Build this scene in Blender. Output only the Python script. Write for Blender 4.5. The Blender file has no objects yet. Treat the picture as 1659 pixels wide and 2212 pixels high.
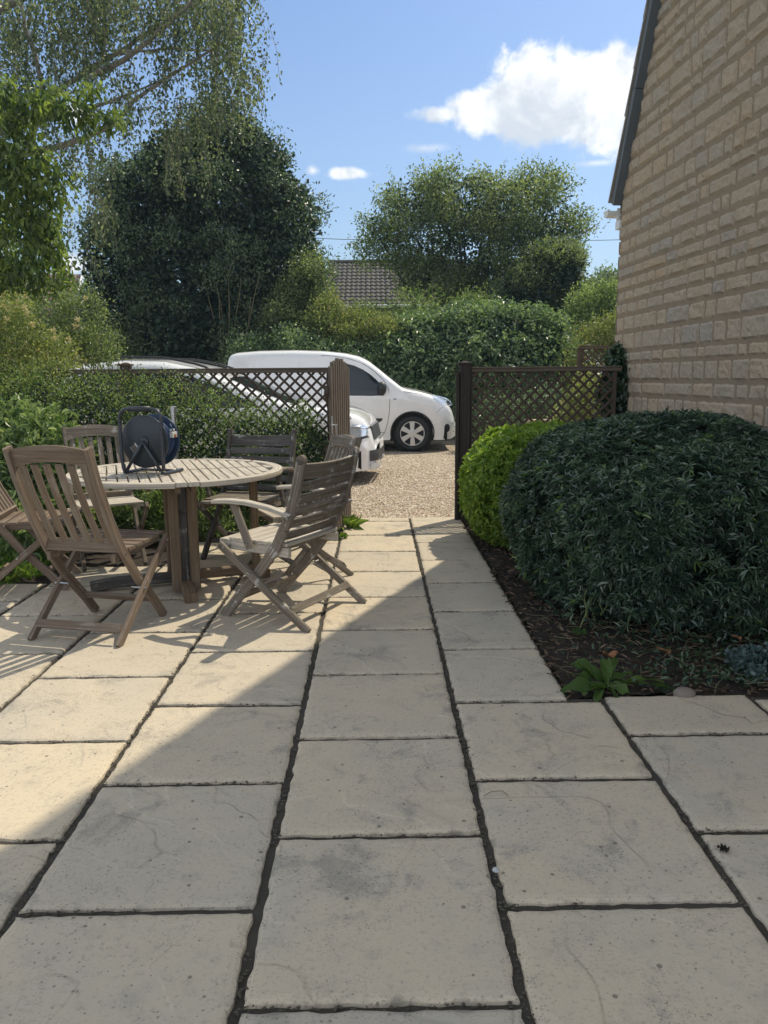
import bpy, math, random
import numpy as np
from mathutils import Vector, Matrix
random.seed(7)
R_ = np.random.RandomState(11)
sc = bpy.context.scene
COL = sc.collection
rad = math.radians

# ------------------------------------------------------------------ camera
CW, CH, CF, CZ = 1659.0, 2212.0, 1654.6, 1.306
YAW, PITCH, ROLL = rad(0.539), rad(10.053), rad(-0.446)
cf = Vector((math.sin(YAW) * math.cos(PITCH), math.cos(YAW) * math.cos(PITCH), -math.sin(PITCH)))
cr = Vector((math.cos(YAW), -math.sin(YAW), 0))
cu = cr.cross(cf)
cr2 = cr * math.cos(ROLL) + cu * math.sin(ROLL)
cu2 = -cr * math.sin(ROLL) + cu * math.cos(ROLL)
cam = bpy.data.objects.new('camera', bpy.data.cameras.new('camera'))
COL.objects.link(cam)
cam.matrix_world = Matrix(((cr2.x, cu2.x, -cf.x, 0), (cr2.y, cu2.y, -cf.y, 0), (cr2.z, cu2.z, -cf.z, CZ), (0, 0, 0, 1)))
cam.data.sensor_fit = 'VERTICAL'
cam.data.sensor_height = 36
cam.data.lens = 36 * CF / CH
cam.data.clip_end = 2000
cam.data.clip_start = 0.05
sc.camera = cam
sc.render.resolution_x, sc.render.resolution_y = 768, 1024


def pdir(x, y):
    return cf + cr2 * ((x - CW / 2) / CF) - cu2 * ((y - CH / 2) / CF)


def W(x, y, Y):
    """world point seen in the photograph at x, y and standing Y metres ahead"""
    d = pdir(x, y)
    return Vector((0, 0, CZ)) + d * (Y / d.y)


# ------------------------------------------------------------------ light
SUN = Vector((.475, .487, 1)).normalized()
sun_el = math.asin(SUN.z)
sun_az = math.atan2(SUN.x, SUN.y)
sl = bpy.data.lights.new('sun', 'SUN')
sl.energy = 3.75
sl.angle = rad(0.53)
sl.color = (1.0, .90, .72)
so = bpy.data.objects.new('sun', sl)
so.rotation_euler = (-SUN).to_track_quat('-Z', 'Y').to_euler()
COL.objects.link(so)

wd = bpy.data.worlds.new('World')
sc.world = wd
wd.use_nodes = True
nt = wd.node_tree
nt.nodes.clear()


class NT:
    """small helper for node trees"""

    def __init__(s, nt):
        s.nt = nt

    def n(s, typ, **kw):
        nd = s.nt.nodes.new(typ)
        for k, v in kw.items():
            if k.startswith('i_'):
                key = k[2:].replace('_', ' ')
                nd.inputs[key].default_value = v
            else:
                setattr(nd, k, v)
        return nd

    def l(s, a, b):
        s.nt.links.new(a, b)

    def m(s, op, a, b=None, c=None, clamp=False):
        nd = s.nt.nodes.new('ShaderNodeMath')
        nd.operation = op
        nd.use_clamp = clamp
        for i, v in enumerate((a, b, c)):
            if v is None:
                continue
            if isinstance(v, (int, float)):
                nd.inputs[i].default_value = v
            else:
                s.l(v, nd.inputs[i])
        return nd.outputs[0]

    def mix(s, f, a, b, mode='MIX'):
        nd = s.nt.nodes.new('ShaderNodeMix')
        nd.data_type = 'RGBA'
        nd.blend_type = mode
        for i, v in ((0, f), (6, a), (7, b)):
            if isinstance(v, (int, float)):
                nd.inputs[i].default_value = v
            elif isinstance(v, (tuple, list)):
                nd.inputs[i].default_value = (v[0], v[1], v[2], 1)
            else:
                s.l(v, nd.inputs[i])
        return nd.outputs[2]

    def noise(s, vec, scale, detail=4, rough=.55, dist=0.0):
        nd = s.n('ShaderNodeTexNoise')
        nd.inputs['Scale'].default_value = scale
        nd.inputs['Detail'].default_value = detail
        nd.inputs['Roughness'].default_value = rough
        nd.inputs['Distortion'].default_value = dist
        if vec is not None:
            s.l(vec, nd.inputs['Vector'])
        return nd

    def ramp(s, fac, stops):
        nd = s.n('ShaderNodeValToRGB')
        cr_ = nd.color_ramp
        while len(cr_.elements) < len(stops):
            cr_.elements.new(0.5)
        for e, (p, c) in zip(cr_.elements, stops):
            e.position = p
            e.color = (c[0], c[1], c[2], 1) if isinstance(c, (tuple, list)) else (c, c, c, 1)
        s.l(fac, nd.inputs[0])
        return nd.outputs[0]

    def mapr(s, v, a, b, c=0.0, d=1.0, smooth=True):
        nd = s.n('ShaderNodeMapRange')
        nd.interpolation_type = 'SMOOTHSTEP' if smooth else 'LINEAR'
        for i, q in enumerate((v, a, b, c, d)):
            if isinstance(q, (int, float)):
                nd.inputs[i].default_value = q
            else:
                s.l(q, nd.inputs[i])
        return nd.outputs[0]


k = NT(nt)
sky = k.n('ShaderNodeTexSky', sky_type='NISHITA', sun_disc=False, sun_elevation=sun_el, sun_rotation=sun_az,
          altitude=100, air_density=1.3, dust_density=1.6, ozone_density=2.0)
tc = k.n('ShaderNodeTexCoord')
sep = k.n('ShaderNodeSeparateXYZ')
k.l(tc.outputs['Generated'], sep.inputs[0])
az = k.m('ARCTAN2', sep.outputs[0], sep.outputs[1])
el = k.m('ARCSINE', sep.outputs[2])
cmb = k.n('ShaderNodeCombineXYZ')
k.l(az, cmb.inputs[0])
k.l(el, cmb.inputs[1])
big = k.noise(cmb.outputs[0], 9, 8, .6, .3).outputs[0]
fine = k.noise(cmb.outputs[0], 34, 6, .6, .2).outputs[0]


def cloud(x, y, rx, ry, amp, soft=.25, tilt=0.0):
    d = pdir(x, y).normalized()
    a0, e0 = math.atan2(d.x, d.y), math.asin(d.z)
    u = k.m('SUBTRACT', az, a0)
    v = k.m('SUBTRACT', el, e0)
    v = k.m('SUBTRACT', v, k.m('MULTIPLY', u, tilt))
    u = k.m('DIVIDE', u, rx / CF)
    v = k.m('DIVIDE', v, ry / CF)
    r = k.m('SQRT', k.m('ADD', k.m('MULTIPLY', u, u), k.m('MULTIPLY', v, v)))
    r = k.m('ADD', r, k.m('MULTIPLY', k.m('SUBTRACT', big, .5), -amp))
    r = k.m('ADD', r, k.m('MULTIPLY', k.m('SUBTRACT', fine, .5), -amp * 1.25))
    return k.mapr(r, 1.0, 1.0 - soft, 0, 1)


cl = [cloud(1185, 212, 150, 92, .75, .32), cloud(1310, 212, 170, 104, .75, .32), cloud(1060, 240, 120, 48, .8, .4), cloud(965, 246, 84, 20, 1.1, .7), cloud(1480, 205, 220, 125, .8, .3),
      cloud(755, 374, 58, 15, .9, .6), cloud(676, 368, 20, 14, .9, .95), cloud(920, 320, 60, 12, .8, 1.6), cloud(1290, 352, 60, 9, .8, 1.6),
      cloud(150, 245, 50, 26, 1.0, .8), cloud(165, 570, 40, 22, 1.0, .9)]
tot = cl[0]
for c in cl[1:]:
    tot = k.m('MAXIMUM', tot, c)
tot = k.m('MULTIPLY', tot, k.mapr(fine, .1, .5, .9, 1.0))
cshade = k.mapr(k.noise(cmb.outputs[0], 13, 6, .6, .3).outputs[0], .36, .60)
ccol = k.mix(cshade, (5.5, 6.0, 6.7), (8.6, 8.7, 8.8))
skyc = k.mix(1.0, sky.outputs[0], (.72, .84, 1.04), 'MULTIPLY')
skyc = k.mix(k.mapr(el, .02, .6, .14, .0), skyc, (6.2, 7.6, 9.2))
# unseen bright cloud added overhead and behind the camera as fill for the shade
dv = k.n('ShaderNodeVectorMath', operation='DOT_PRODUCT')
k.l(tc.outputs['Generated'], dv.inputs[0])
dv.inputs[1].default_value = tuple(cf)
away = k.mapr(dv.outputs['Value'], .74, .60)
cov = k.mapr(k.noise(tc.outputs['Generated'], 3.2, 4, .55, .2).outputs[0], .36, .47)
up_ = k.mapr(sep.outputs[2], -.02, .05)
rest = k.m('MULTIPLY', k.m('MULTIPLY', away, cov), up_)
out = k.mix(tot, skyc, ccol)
lum = k.mapr(sep.outputs[2], .05, .85, 2.1, .72)  # added cloud is brighter low down, to fill upright faces
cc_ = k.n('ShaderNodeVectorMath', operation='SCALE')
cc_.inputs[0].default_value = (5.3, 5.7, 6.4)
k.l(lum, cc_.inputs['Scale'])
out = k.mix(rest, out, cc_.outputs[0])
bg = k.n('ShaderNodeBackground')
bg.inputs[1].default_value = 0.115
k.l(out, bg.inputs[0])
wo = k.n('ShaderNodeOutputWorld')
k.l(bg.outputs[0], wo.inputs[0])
sc.view_settings.view_transform = 'Standard'
sc.view_settings.look = 'None'
sc.view_settings.gamma = 1
sc.view_settings.exposure = 0.2
sc.view_settings.use_curve_mapping = False
sc.render.engine = 'CYCLES'
sc.cycles.max_bounces = 8
sc.cycles.diffuse_bounces = 4
sc.cycles.transparent_max_bounces = 12

# ------------------------------------------------------------------ materials


def newmat(name):
    m = bpy.data.materials.new(name)
    m.use_nodes = True
    m.node_tree.nodes.clear()
    kk = NT(m.node_tree)
    o = kk.n('ShaderNodeOutputMaterial')
    p = kk.n('ShaderNodeBsdfPrincipled')
    kk.l(p.outputs[0], o.inputs[0])
    return m, kk, p, o


def sock(kk, v, s):
    if isinstance(v, (int, float)):
        s.default_value = v
    elif isinstance(v, (tuple, list)):
        s.default_value = (v[0], v[1], v[2], 1)
    else:
        kk.l(v, s)


def bump(kk, p, h, strength=.4, dist=.01):
    b = kk.n('ShaderNodeBump')
    b.inputs['Strength'].default_value = strength
    b.inputs['Distance'].default_value = dist
    kk.l(h, b.inputs['Height'])
    kk.l(b.outputs[0], p.inputs['Normal'])


def simple(name, col, rough=.6, metal=0.0, spec=.5, coat=0.0, var=.12, scale=14, bmp=.15):
    m, kk, p, o = newmat(name)
    t = kk.n('ShaderNodeTexCoord').outputs['Object']
    n = kk.noise(t, scale, 5)
    c = kk.mix(n.outputs[0], tuple(x * (1 - var) for x in col), tuple(min(1, x * (1 + var)) for x in col))
    kk.l(c, p.inputs['Base Color'])
    sock(kk, kk.mapr(n.outputs[0], .2, .8, max(0, rough - .08), min(1, rough + .08)), p.inputs['Roughness'])
    p.inputs['Metallic'].default_value = metal
    p.inputs['Specular IOR Level'].default_value = spec
    p.inputs['Coat Weight'].default_value = coat
    p.inputs['Coat Roughness'].default_value = .04
    if bmp:
        bump(kk, p, kk.noise(t, scale * 6, 3).outputs[0], bmp, .003)
    return m


def wood(name, dark, light, lichen=.3, grey=(.30, .29, .27)):
    """weathered timber; the grain runs along u of the UV map"""
    m, kk, p, o = newmat(name)
    uv = kk.n('ShaderNodeUVMap').outputs[0]
    mp = kk.n('ShaderNodeMapping')
    mp.inputs['Scale'].default_value = (1.2, 42, 1)
    kk.l(uv, mp.inputs[0])
    g = kk.noise(mp.outputs[0], 2.2, 7, .65, .4).outputs[0]
    mp2 = kk.n('ShaderNodeMapping')
    mp2.inputs['Scale'].default_value = (.8, 9, 1)
    kk.l(uv, mp2.inputs[0])
    g2 = kk.noise(mp2.outputs[0], 2.0, 4, .5, .6).outputs[0]
    c = kk.mix(kk.mapr(g, .3, .7), dark, light)
    ob = kk.n('ShaderNodeTexCoord').outputs['Object']
    pat = kk.noise(ob, 11, 6, .7).outputs[0]
    c = kk.mix(kk.mapr(g2, .45, .75, 0, .6), c, grey)
    fl = kk.mapr(kk.m('ADD', kk.m('MULTIPLY', pat, .7), kk.m('MULTIPLY', g, .4)), .60, .68, 0, lichen)
    c = kk.mix(fl, c, (.50, .49, .45))
    fl2 = kk.mapr(kk.noise(ob, 17, 4, .6).outputs[0], .62, .70, 0, lichen * .9)
    c = kk.mix(fl2, c, tuple(x * .45 for x in dark))
    kk.l(c, p.inputs['Base Color'])
    p.inputs['Roughness'].default_value = .78
    p.inputs['Specular IOR Level'].default_value = .3
    bump(kk, p, kk.m('ADD', g, kk.m('MULTIPLY', pat, .5)), .55, .004)
    return m


M = {}
M['teak_brown'] = wood('teak_brown', (.112, .080, .056), (.215, .160, .115), .18, (.25, .22, .18))
M['teak_grey'] = wood('teak_grey', (.098, .080, .060), (.225, .190, .148), .80, (.28, .25, .21))
M['teak_pale'] = wood('teak_pale', (.30, .265, .21), (.60, .54, .45), .6, (.40, .38, .34))
M['teak_warm'] = wood('teak_warm', (.11, .075, .045), (.21, .15, .095), .05, (.20, .16, .12))
M['teak_dark'] = wood('teak_dark', (.045, .04, .034), (.10, .09, .08), .55, (.13, .12, .11))
M['fence'] = wood('fence', (.050, .034, .024), (.10, .072, .052), .06, (.11, .085, .07))
M['fence_light'] = wood('fence_light', (.085, .062, .045), (.16, .125, .095), .10, (.17, .14, .12))
M['post_dark'] = wood('post_dark', (.026, .02, .016), (.05, .04, .034), .05, (.055, .045, .04))
M['steel'] = simple('steel', (.5, .5, .5), .3, .9)
M['bolt'] = simple('bolt', (.35, .35, .35), .35, .9, bmp=0)
M['black_plastic'] = simple('black_plastic', (.022, .026, .032), .42, spec=.5)
M['reel_tube'] = simple('reel_tube', (.05, .056, .066), .32, .3, bmp=0)
M['reel_blue'] = simple('reel_blue', (.010, .030, .068), .4)
M['cable_blue'] = simple('cable_blue', (.018, .05, .13), .4)
M['white_plastic'] = simple('white_plastic', (.72, .73, .72), .4, var=.05)
M['paint_white'] = simple('paint_white', (.86, .87, .88), .28, coat=1.0, var=.03, scale=3, bmp=0)
M['glass_dark'] = simple('glass_dark', (.010, .018, .026), .08, spec=.45, coat=.0, var=.2, bmp=0)
M['rubber'] = simple('rubber', (.022, .022, .024), .75)
M['trim_black'] = simple('trim_black', (.028, .03, .033), .5)
M['underbody'] = simple('underbody', (.012, .012, .012), .9, bmp=0)
M['hubcap'] = simple('hubcap', (.62, .62, .60), .35, .35, var=.05, bmp=0)
M['chrome'] = simple('chrome', (.7, .72, .74), .12, 1.0, var=.02, bmp=0)
M['lamp'] = simple('lamp', (.55, .62, .70), .08, .45, spec=.9, coat=1, var=.25, scale=30, bmp=0)
M['indicator'] = simple('indicator', (.6, .45, .25), .2, coat=1, bmp=0)
M['label_grey'] = simple('label_grey', (.42, .43, .42), .5, bmp=0)
M['label_brown'] = simple('label_brown', (.09, .07, .06), .5, bmp=0)
M['plug_white'] = simple('plug_white', (.55, .56, .52), .4, bmp=0)
M['plug_orange'] = simple('plug_orange', (.30, .11, .06), .4, bmp=0)
M['gutter'] = simple('gutter', (.78, .78, .76), .4, var=.06)
M['slate_edge'] = simple('slate_edge', (.14, .14, .135), .8, var=.3, scale=9)
M['soffit'] = simple('soffit', (.115, .135, .15), .75, var=.25, scale=5)
M['stone_small'] = simple('stone_small', (.20, .17, .14), .9, var=.3)
M['dead_leaf'] = simple('dead_leaf', (.30, .14, .06), .7, var=.3, scale=40)
M['bark'] = simple('bark', (.10, .088, .072), .9, var=.4, scale=6, bmp=.8)
M['bark_pale'] = simple('bark_pale', (.23, .20, .17), .85, var=.35, scale=7, bmp=.6)
M['twig'] = simple('twig', (.20, .17, .10), .8, var=.3, scale=9)
M['twig_green'] = simple('twig_green', (.16, .20, .07), .7, var=.3, scale=9)
M['cable_black'] = simple('cable_black', (.03, .03, .03), .6, bmp=0)
M['render_wall'] = simple('render_wall', (.42, .38, .31), .9, var=.15)


def leafmat(name, ca, cb, trans=.35, rough=.42, spec=.5, tip=None, tcol=None):
    m, kk, p, o = newmat(name)
    at = kk.n('ShaderNodeAttribute', attribute_name='v')
    v = at.outputs['Fac']
    c = kk.mix(kk.m('POWER', v, 1.9), ca, cb)  # few leaves reach the bright end: sunlit sparkle put into their colour
    if tip:
        c = kk.mix(kk.mapr(v, .90, .94), c, tip)
    ob = kk.n('ShaderNodeTexCoord').outputs['Object']
    n = kk.noise(ob, 1.7, 2).outputs[0]
    c = kk.mix(kk.mapr(n, .3, .7, 0, .22), c, (ca[0] * 1.15, ca[1] * 1.0, ca[2] * .85))
    kk.l(c, p.inputs['Base Color'])
    p.inputs['Roughness'].default_value = rough
    p.inputs['Specular IOR Level'].default_value = spec
    t = kk.n('ShaderNodeBsdfTranslucent')
    tm = kk.mix(1.0, c, tcol or (1.55, 1.6, .85), 'MULTIPLY')
    kk.l(tm, t.inputs[0])
    ms = kk.n('ShaderNodeMixShader')
    ms.inputs[0].default_value = trans
    kk.l(p.outputs[0], ms.inputs[1])
    kk.l(t.outputs[0], ms.inputs[2])
    kk.l(ms.outputs[0], o.inputs[0])
    return m


M['l_birch'] = leafmat('l_birch', (.045, .07, .04), (.27, .31, .18), .45, .40)
M['l_cherry'] = leafmat('l_cherry', (.045, .085, .025), (.34, .42, .12), .48, .36)
M['l_holly'] = leafmat('l_holly', (.018, .045, .022), (.28, .40, .19), .28, .40, .9)
M['l_inner_shade'] = leafmat('l_inner_shade', (.012, .030, .020), (.05, .085, .045), .15, .5, .4)  # darkened leaf copy, the shade inside crowns put into colour
M['l_laurel'] = leafmat('l_laurel', (.04, .095, .035), (.42, .54, .28), .36, .42, .9)
M['l_tree'] = leafmat('l_tree', (.05, .09, .035), (.42, .48, .22), .48, .42, .8)
M['l_shrub'] = leafmat('l_shrub', (.08, .14, .05), (.44, .52, .24), .48, .42)
M['l_yellow'] = leafmat('l_yellow', (.09, .14, .04), (.48, .48, .20), .42, .45, tip=(.36, .20, .12))
M['l_privet'] = leafmat('l_privet', (.045, .10, .025), (.44, .56, .18), .45, .42, .8)
M['l_lime'] = leafmat('l_lime', (.12, .22, .03), (.36, .46, .09), .42, .42)
M['l_choisya'] = leafmat('l_choisya', (.018, .046, .030), (.16, .24, .14), .2, .32, .8, tip=(.17, .26, .06))
M['l_lance'] = leafmat('l_lance', (.09, .16, .055), (.42, .50, .25), .38, .40)
M['l_grass'] = leafmat('l_grass', (.11, .20, .03), (.28, .38, .09), .4, .5)
M['l_ivy'] = leafmat('l_ivy', (.018, .046, .024), (.07, .12, .05), .15, .35, .6)
M['l_weed'] = leafmat('l_weed', (.05, .10, .02), (.12, .19, .05), .3, .6, .3)
M['l_blue'] = leafmat('l_blue', (.06, .10, .10), (.12, .18, .17), .2, .5)
M['l_litter'] = leafmat('l_litter', (.06, .042, .028), (.24, .175, .12), .05, .9, .2, tcol=(1, 1, 1))
M['flower'] = leafmat('flower', (.55, .48, .20), (.75, .70, .40), .3, .6, tcol=(1, 1, 1))


def slab_mat():
    m, kk, p, o = newmat('paving')
    ob = kk.n('ShaderNodeTexCoord').outputs['Object']
    v = kk.n('ShaderNodeAttribute', attribute_name='v').outputs['Fac']
    e = kk.n('ShaderNodeAttribute', attribute_name='edge').outputs['Fac']
    off = kk.n('ShaderNodeCombineXYZ')
    kk.l(kk.m('MULTIPLY', v, 37.0), off.inputs[2])
    va = kk.n('ShaderNodeVectorMath', operation='ADD')
    kk.l(ob, va.inputs[0])
    kk.l(off.outputs[0], va.inputs[1])
    q = va.outputs[0]
    n1 = kk.noise(q, 2.6, 6, .6, .4).outputs[0]
    n2 = kk.noise(q, 11, 6, .65).outputs[0]
    n3 = kk.noise(q, 75, 5, .7).outputs[0]
    c = kk.mix(kk.mapr(n1, .3, .72), (.55, .47, .35), (.48, .43, .345))
    c = kk.mix(kk.mapr(v, 0, 1, 0, .5), c, (.54, .46, .34))
    sp0 = kk.m('FRACT', kk.m('MULTIPLY', v, 7.31))
    c = kk.mix(1.0, c, kk.mix(sp0, (.93, .94, .96), (1.06, 1.04, 1.0)), 'MULTIPLY')
    ns = kk.noise(q, 4.2, 8, .72, .6).outputs[0]
    c = kk.mix(kk.mapr(n2, .50, .72, 0, .38), c, (.32, .29, .24))
    c = kk.mix(kk.mapr(ns, .53, .68, 0, .62), c, (.27, .25, .215))
    c = kk.mix(kk.mapr(n3, .52, .68, 0, .50), c, (.27, .25, .205))
    n5 = kk.noise(q, 160, 3, .7).outputs[0]
    c = kk.mix(kk.mapr(n5, .58, .64, 0, kk.m('MAXIMUM', kk.mapr(ns, .45, .62, .15, .8), kk.m('MULTIPLY', e, .8))), c, (.14, .128, .105))
    # pits and spots
    vo = kk.n('ShaderNodeTexVoronoi')
    vo.inputs['Scale'].default_value = 24
    kk.l(q, vo.inputs['Vector'])
    sp = kk.n('ShaderNodeSeparateColor')
    kk.l(vo.outputs['Color'], sp.inputs[0])
    rr = kk.m('MULTIPLY', kk.mapr(sp.outputs[0], .55, 1.0, 0, 1), .16)
    pit = kk.m('MULTIPLY', kk.m('LESS_THAN', vo.outputs['Distance'], rr), 1.0)
    vo2 = kk.n('ShaderNodeTexVoronoi')
    vo2.inputs['Scale'].default_value = 70
    kk.l(q, vo2.inputs['Vector'])
    sp2 = kk.n('ShaderNodeSeparateColor')
    kk.l(vo2.outputs['Color'], sp2.inputs[0])
    patch = kk.mapr(n1, .40, .62, .25, 1)
    rr2 = kk.m('MULTIPLY', kk.m('MULTIPLY', kk.mapr(sp2.outputs[1], .45, 1.0, 0, 1), .30), patch)
    pit2 = kk.m('LESS_THAN', vo2.outputs['Distance'], rr2)
    c = kk.mix(kk.m('MULTIPLY', pit, .7), c, (.13, .115, .09))
    c = kk.mix(kk.m('MULTIPLY', pit2, .55), c, (.16, .145, .115))
    # curved riven lines
    n4 = kk.noise(q, 1.9, 2.5, .45, .8).outputs[0]
    ln = kk.m('ABSOLUTE', kk.m('SUBTRACT', n4, .5))
    msk = kk.mapr(kk.noise(q, 3.4, 2).outputs[0], .50, .60)
    line = kk.m('MULTIPLY', kk.mapr(ln, .006, .0, 0, 1), msk)
    c = kk.mix(kk.m('MULTIPLY', line, .30), c, (.20, .18, .14))
    gr = kk.m('MULTIPLY', kk.mapr(kk.m('ADD', e, kk.m('MULTIPLY', kk.m('SUBTRACT', n2, .5), 2.4)), .80, 1.35), .60)
    c = kk.mix(gr, c, (.14, .128, .10))
    kk.l(c, p.inputs['Base Color'])
    p.inputs['Roughness'].default_value = .85
    p.inputs['Specular IOR Level'].default_value = .25
    h = kk.m('ADD', kk.m('MULTIPLY', n2, .8), kk.m('MULTIPLY', n3, .35))
    h = kk.m('ADD', h, kk.m('MULTIPLY', kk.mapr(kk.m('SUBTRACT', n4, .5), -.012, .012), 1.1))
    h = kk.m('SUBTRACT', h, kk.m('MULTIPLY', kk.m('MAXIMUM', pit, pit2), .6))
    bump(kk, p, h, .55, .005)
    return m


M['paving'] = slab_mat()
M['joint_grit'] = simple('joint_grit', (.075, .066, .048), .95, var=.7, scale=30, bmp=0)
M['joint'] = simple('joint', (.052, .045, .034), .95, var=.75, scale=7, bmp=.9)


def gravel_mat():
    m, kk, p, o = newmat('gravel')
    ob = kk.n('ShaderNodeTexCoord').outputs['Object']
    vo = kk.n('ShaderNodeTexVoronoi')
    vo.inputs['Scale'].default_value = 42
    kk.l(ob, vo.inputs['Vector'])
    sp = kk.n('ShaderNodeSeparateColor')
    kk.l(vo.outputs['Color'], sp.inputs[0])
    c = kk.ramp(sp.outputs[0], [(0, (.28, .21, .14)), (.35, (.50, .39, .27)), (.7, (.64, .53, .39)), (1, (.75, .69, .58))])
    c = kk.mix(kk.mapr(vo.outputs['Distance'], .35, .75, 0, .75), c, (.09, .065, .045))
    n = kk.noise(ob, 1.3, 4).outputs[0]
    c = kk.mix(kk.mapr(n, .4, .7, 0, .25), c, (.36, .28, .19))
    kk.l(c, p.inputs['Base Color'])
    p.inputs['Roughness'].default_value = .85
    bump(kk, p, kk.m('MULTIPLY', vo.outputs['Distance'], -1.0), 1.0, .02)
    return m


M['gravel'] = gravel_mat()


def pebble_mat():
    m, kk, p, o = newmat('pebble')
    v = kk.n('ShaderNodeAttribute', attribute_name='v').outputs['Fac']
    c = kk.ramp(v, [(0, (.30, .22, .15)), (.4, (.54, .42, .29)), (.75, (.68, .56, .42)), (1, (.80, .74, .64))])
    kk.l(c, p.inputs['Base Color'])
    p.inputs['Roughness'].default_value = .7
    return m


M['pebble'] = pebble_mat()


def soil_mat(name, a, b):
    m, kk, p, o = newmat(name)
    ob = kk.n('ShaderNodeTexCoord').outputs['Object']
    n = kk.noise(ob, 5, 8, .7).outputs[0]
    n2 = kk.noise(ob, 60, 6, .7).outputs[0]
    c = kk.mix(kk.mapr(n, .3, .7), a, b)
    c = kk.mix(kk.mapr(n2, .5, .75, 0, .5), c, tuple(x * 2.2 for x in b))
    kk.l(c, p.inputs['Base Color'])
    p.inputs['Roughness'].default_value = .95
    bump(kk, p, n2, .9, .02)
    return m


M['soil'] = soil_mat('soil', (.022, .017, .012), (.05, .038, .028))
M['turf'] = soil_mat('turf', (.035, .055, .018), (.07, .09, .03))


def stone_mat():
    m, kk, p, o = newmat('cotswold_stone')
    ob = kk.n('ShaderNodeTexCoord').outputs['Object']
    v = kk.n('ShaderNodeAttribute', attribute_name='v').outputs['Fac']
    n = kk.noise(ob, 4, 5, .6).outputs[0]
    n2 = kk.noise(ob, 34, 7, .7).outputs[0]
    c = kk.mix(v, (.46, .365, .26), (.40, .35, .275))
    c = kk.mix(kk.mapr(v, .90, .95, 0, .5), c, (.37, .335, .29))
    c = kk.mix(kk.mapr(n, .42, .68, 0, .4), c, (.43, .31, .20))
    c = kk.mix(kk.mapr(n2, .48, .72, 0, .5), c, (.19, .16, .125))
    vo = kk.n('ShaderNodeTexVoronoi')
    vo.inputs['Scale'].default_value = 60
    kk.l(ob, vo.inputs['Vector'])
    sp = kk.n('ShaderNodeSeparateColor')
    kk.l(vo.outputs['Color'], sp.inputs[0])
    pit = kk.m('LESS_THAN', vo.outputs['Distance'], kk.m('MULTIPLY', kk.mapr(sp.outputs[0], .6, 1, 0, 1), .2))
    c = kk.mix(kk.m('MULTIPLY', pit, .7), c, (.06, .05, .035))
    kk.l(c, p.inputs['Base Color'])
    p.inputs['Roughness'].default_value = .92
    p.inputs['Specular IOR Level'].default_value = .2
    bump(kk, p, kk.m('ADD', n2, kk.m('MULTIPLY', n, .6)), .9, .016)
    return m


M['stone'] = stone_mat()
M['mortar'] = simple('mortar', (.25, .195, .13), .95, var=.25, scale=22, bmp=.6)


def tile_mat(name, a, b):
    m, kk, p, o = newmat(name)
    ob = kk.n('ShaderNodeTexCoord').outputs['Object']
    n = kk.noise(ob, 3.5, 5).outputs[0]
    n2 = kk.noise(ob, 22, 4).outputs[0]
    c = kk.mix(n, a, b)
    c = kk.mix(kk.mapr(n2, .5, .75, 0, .4), c, tuple(x * .5 for x in a))
    kk.l(c, p.inputs['Base Color'])
    p.inputs['Roughness'].default_value = .75
    return m


M['roof_tile'] = tile_mat('roof_tile', (.034, .030, .028), (.062, .053, .048))
M['roof_red'] = tile_mat('roof_red', (.14, .075, .055), (.22, .13, .10))
M['roof_stone'] = tile_mat('roof_stone', (.20, .19, .17), (.30, .27, .235))

# ------------------------------------------------------------------ mesh helpers


def rnd(a, b):
    return random.uniform(a, b)


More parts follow.
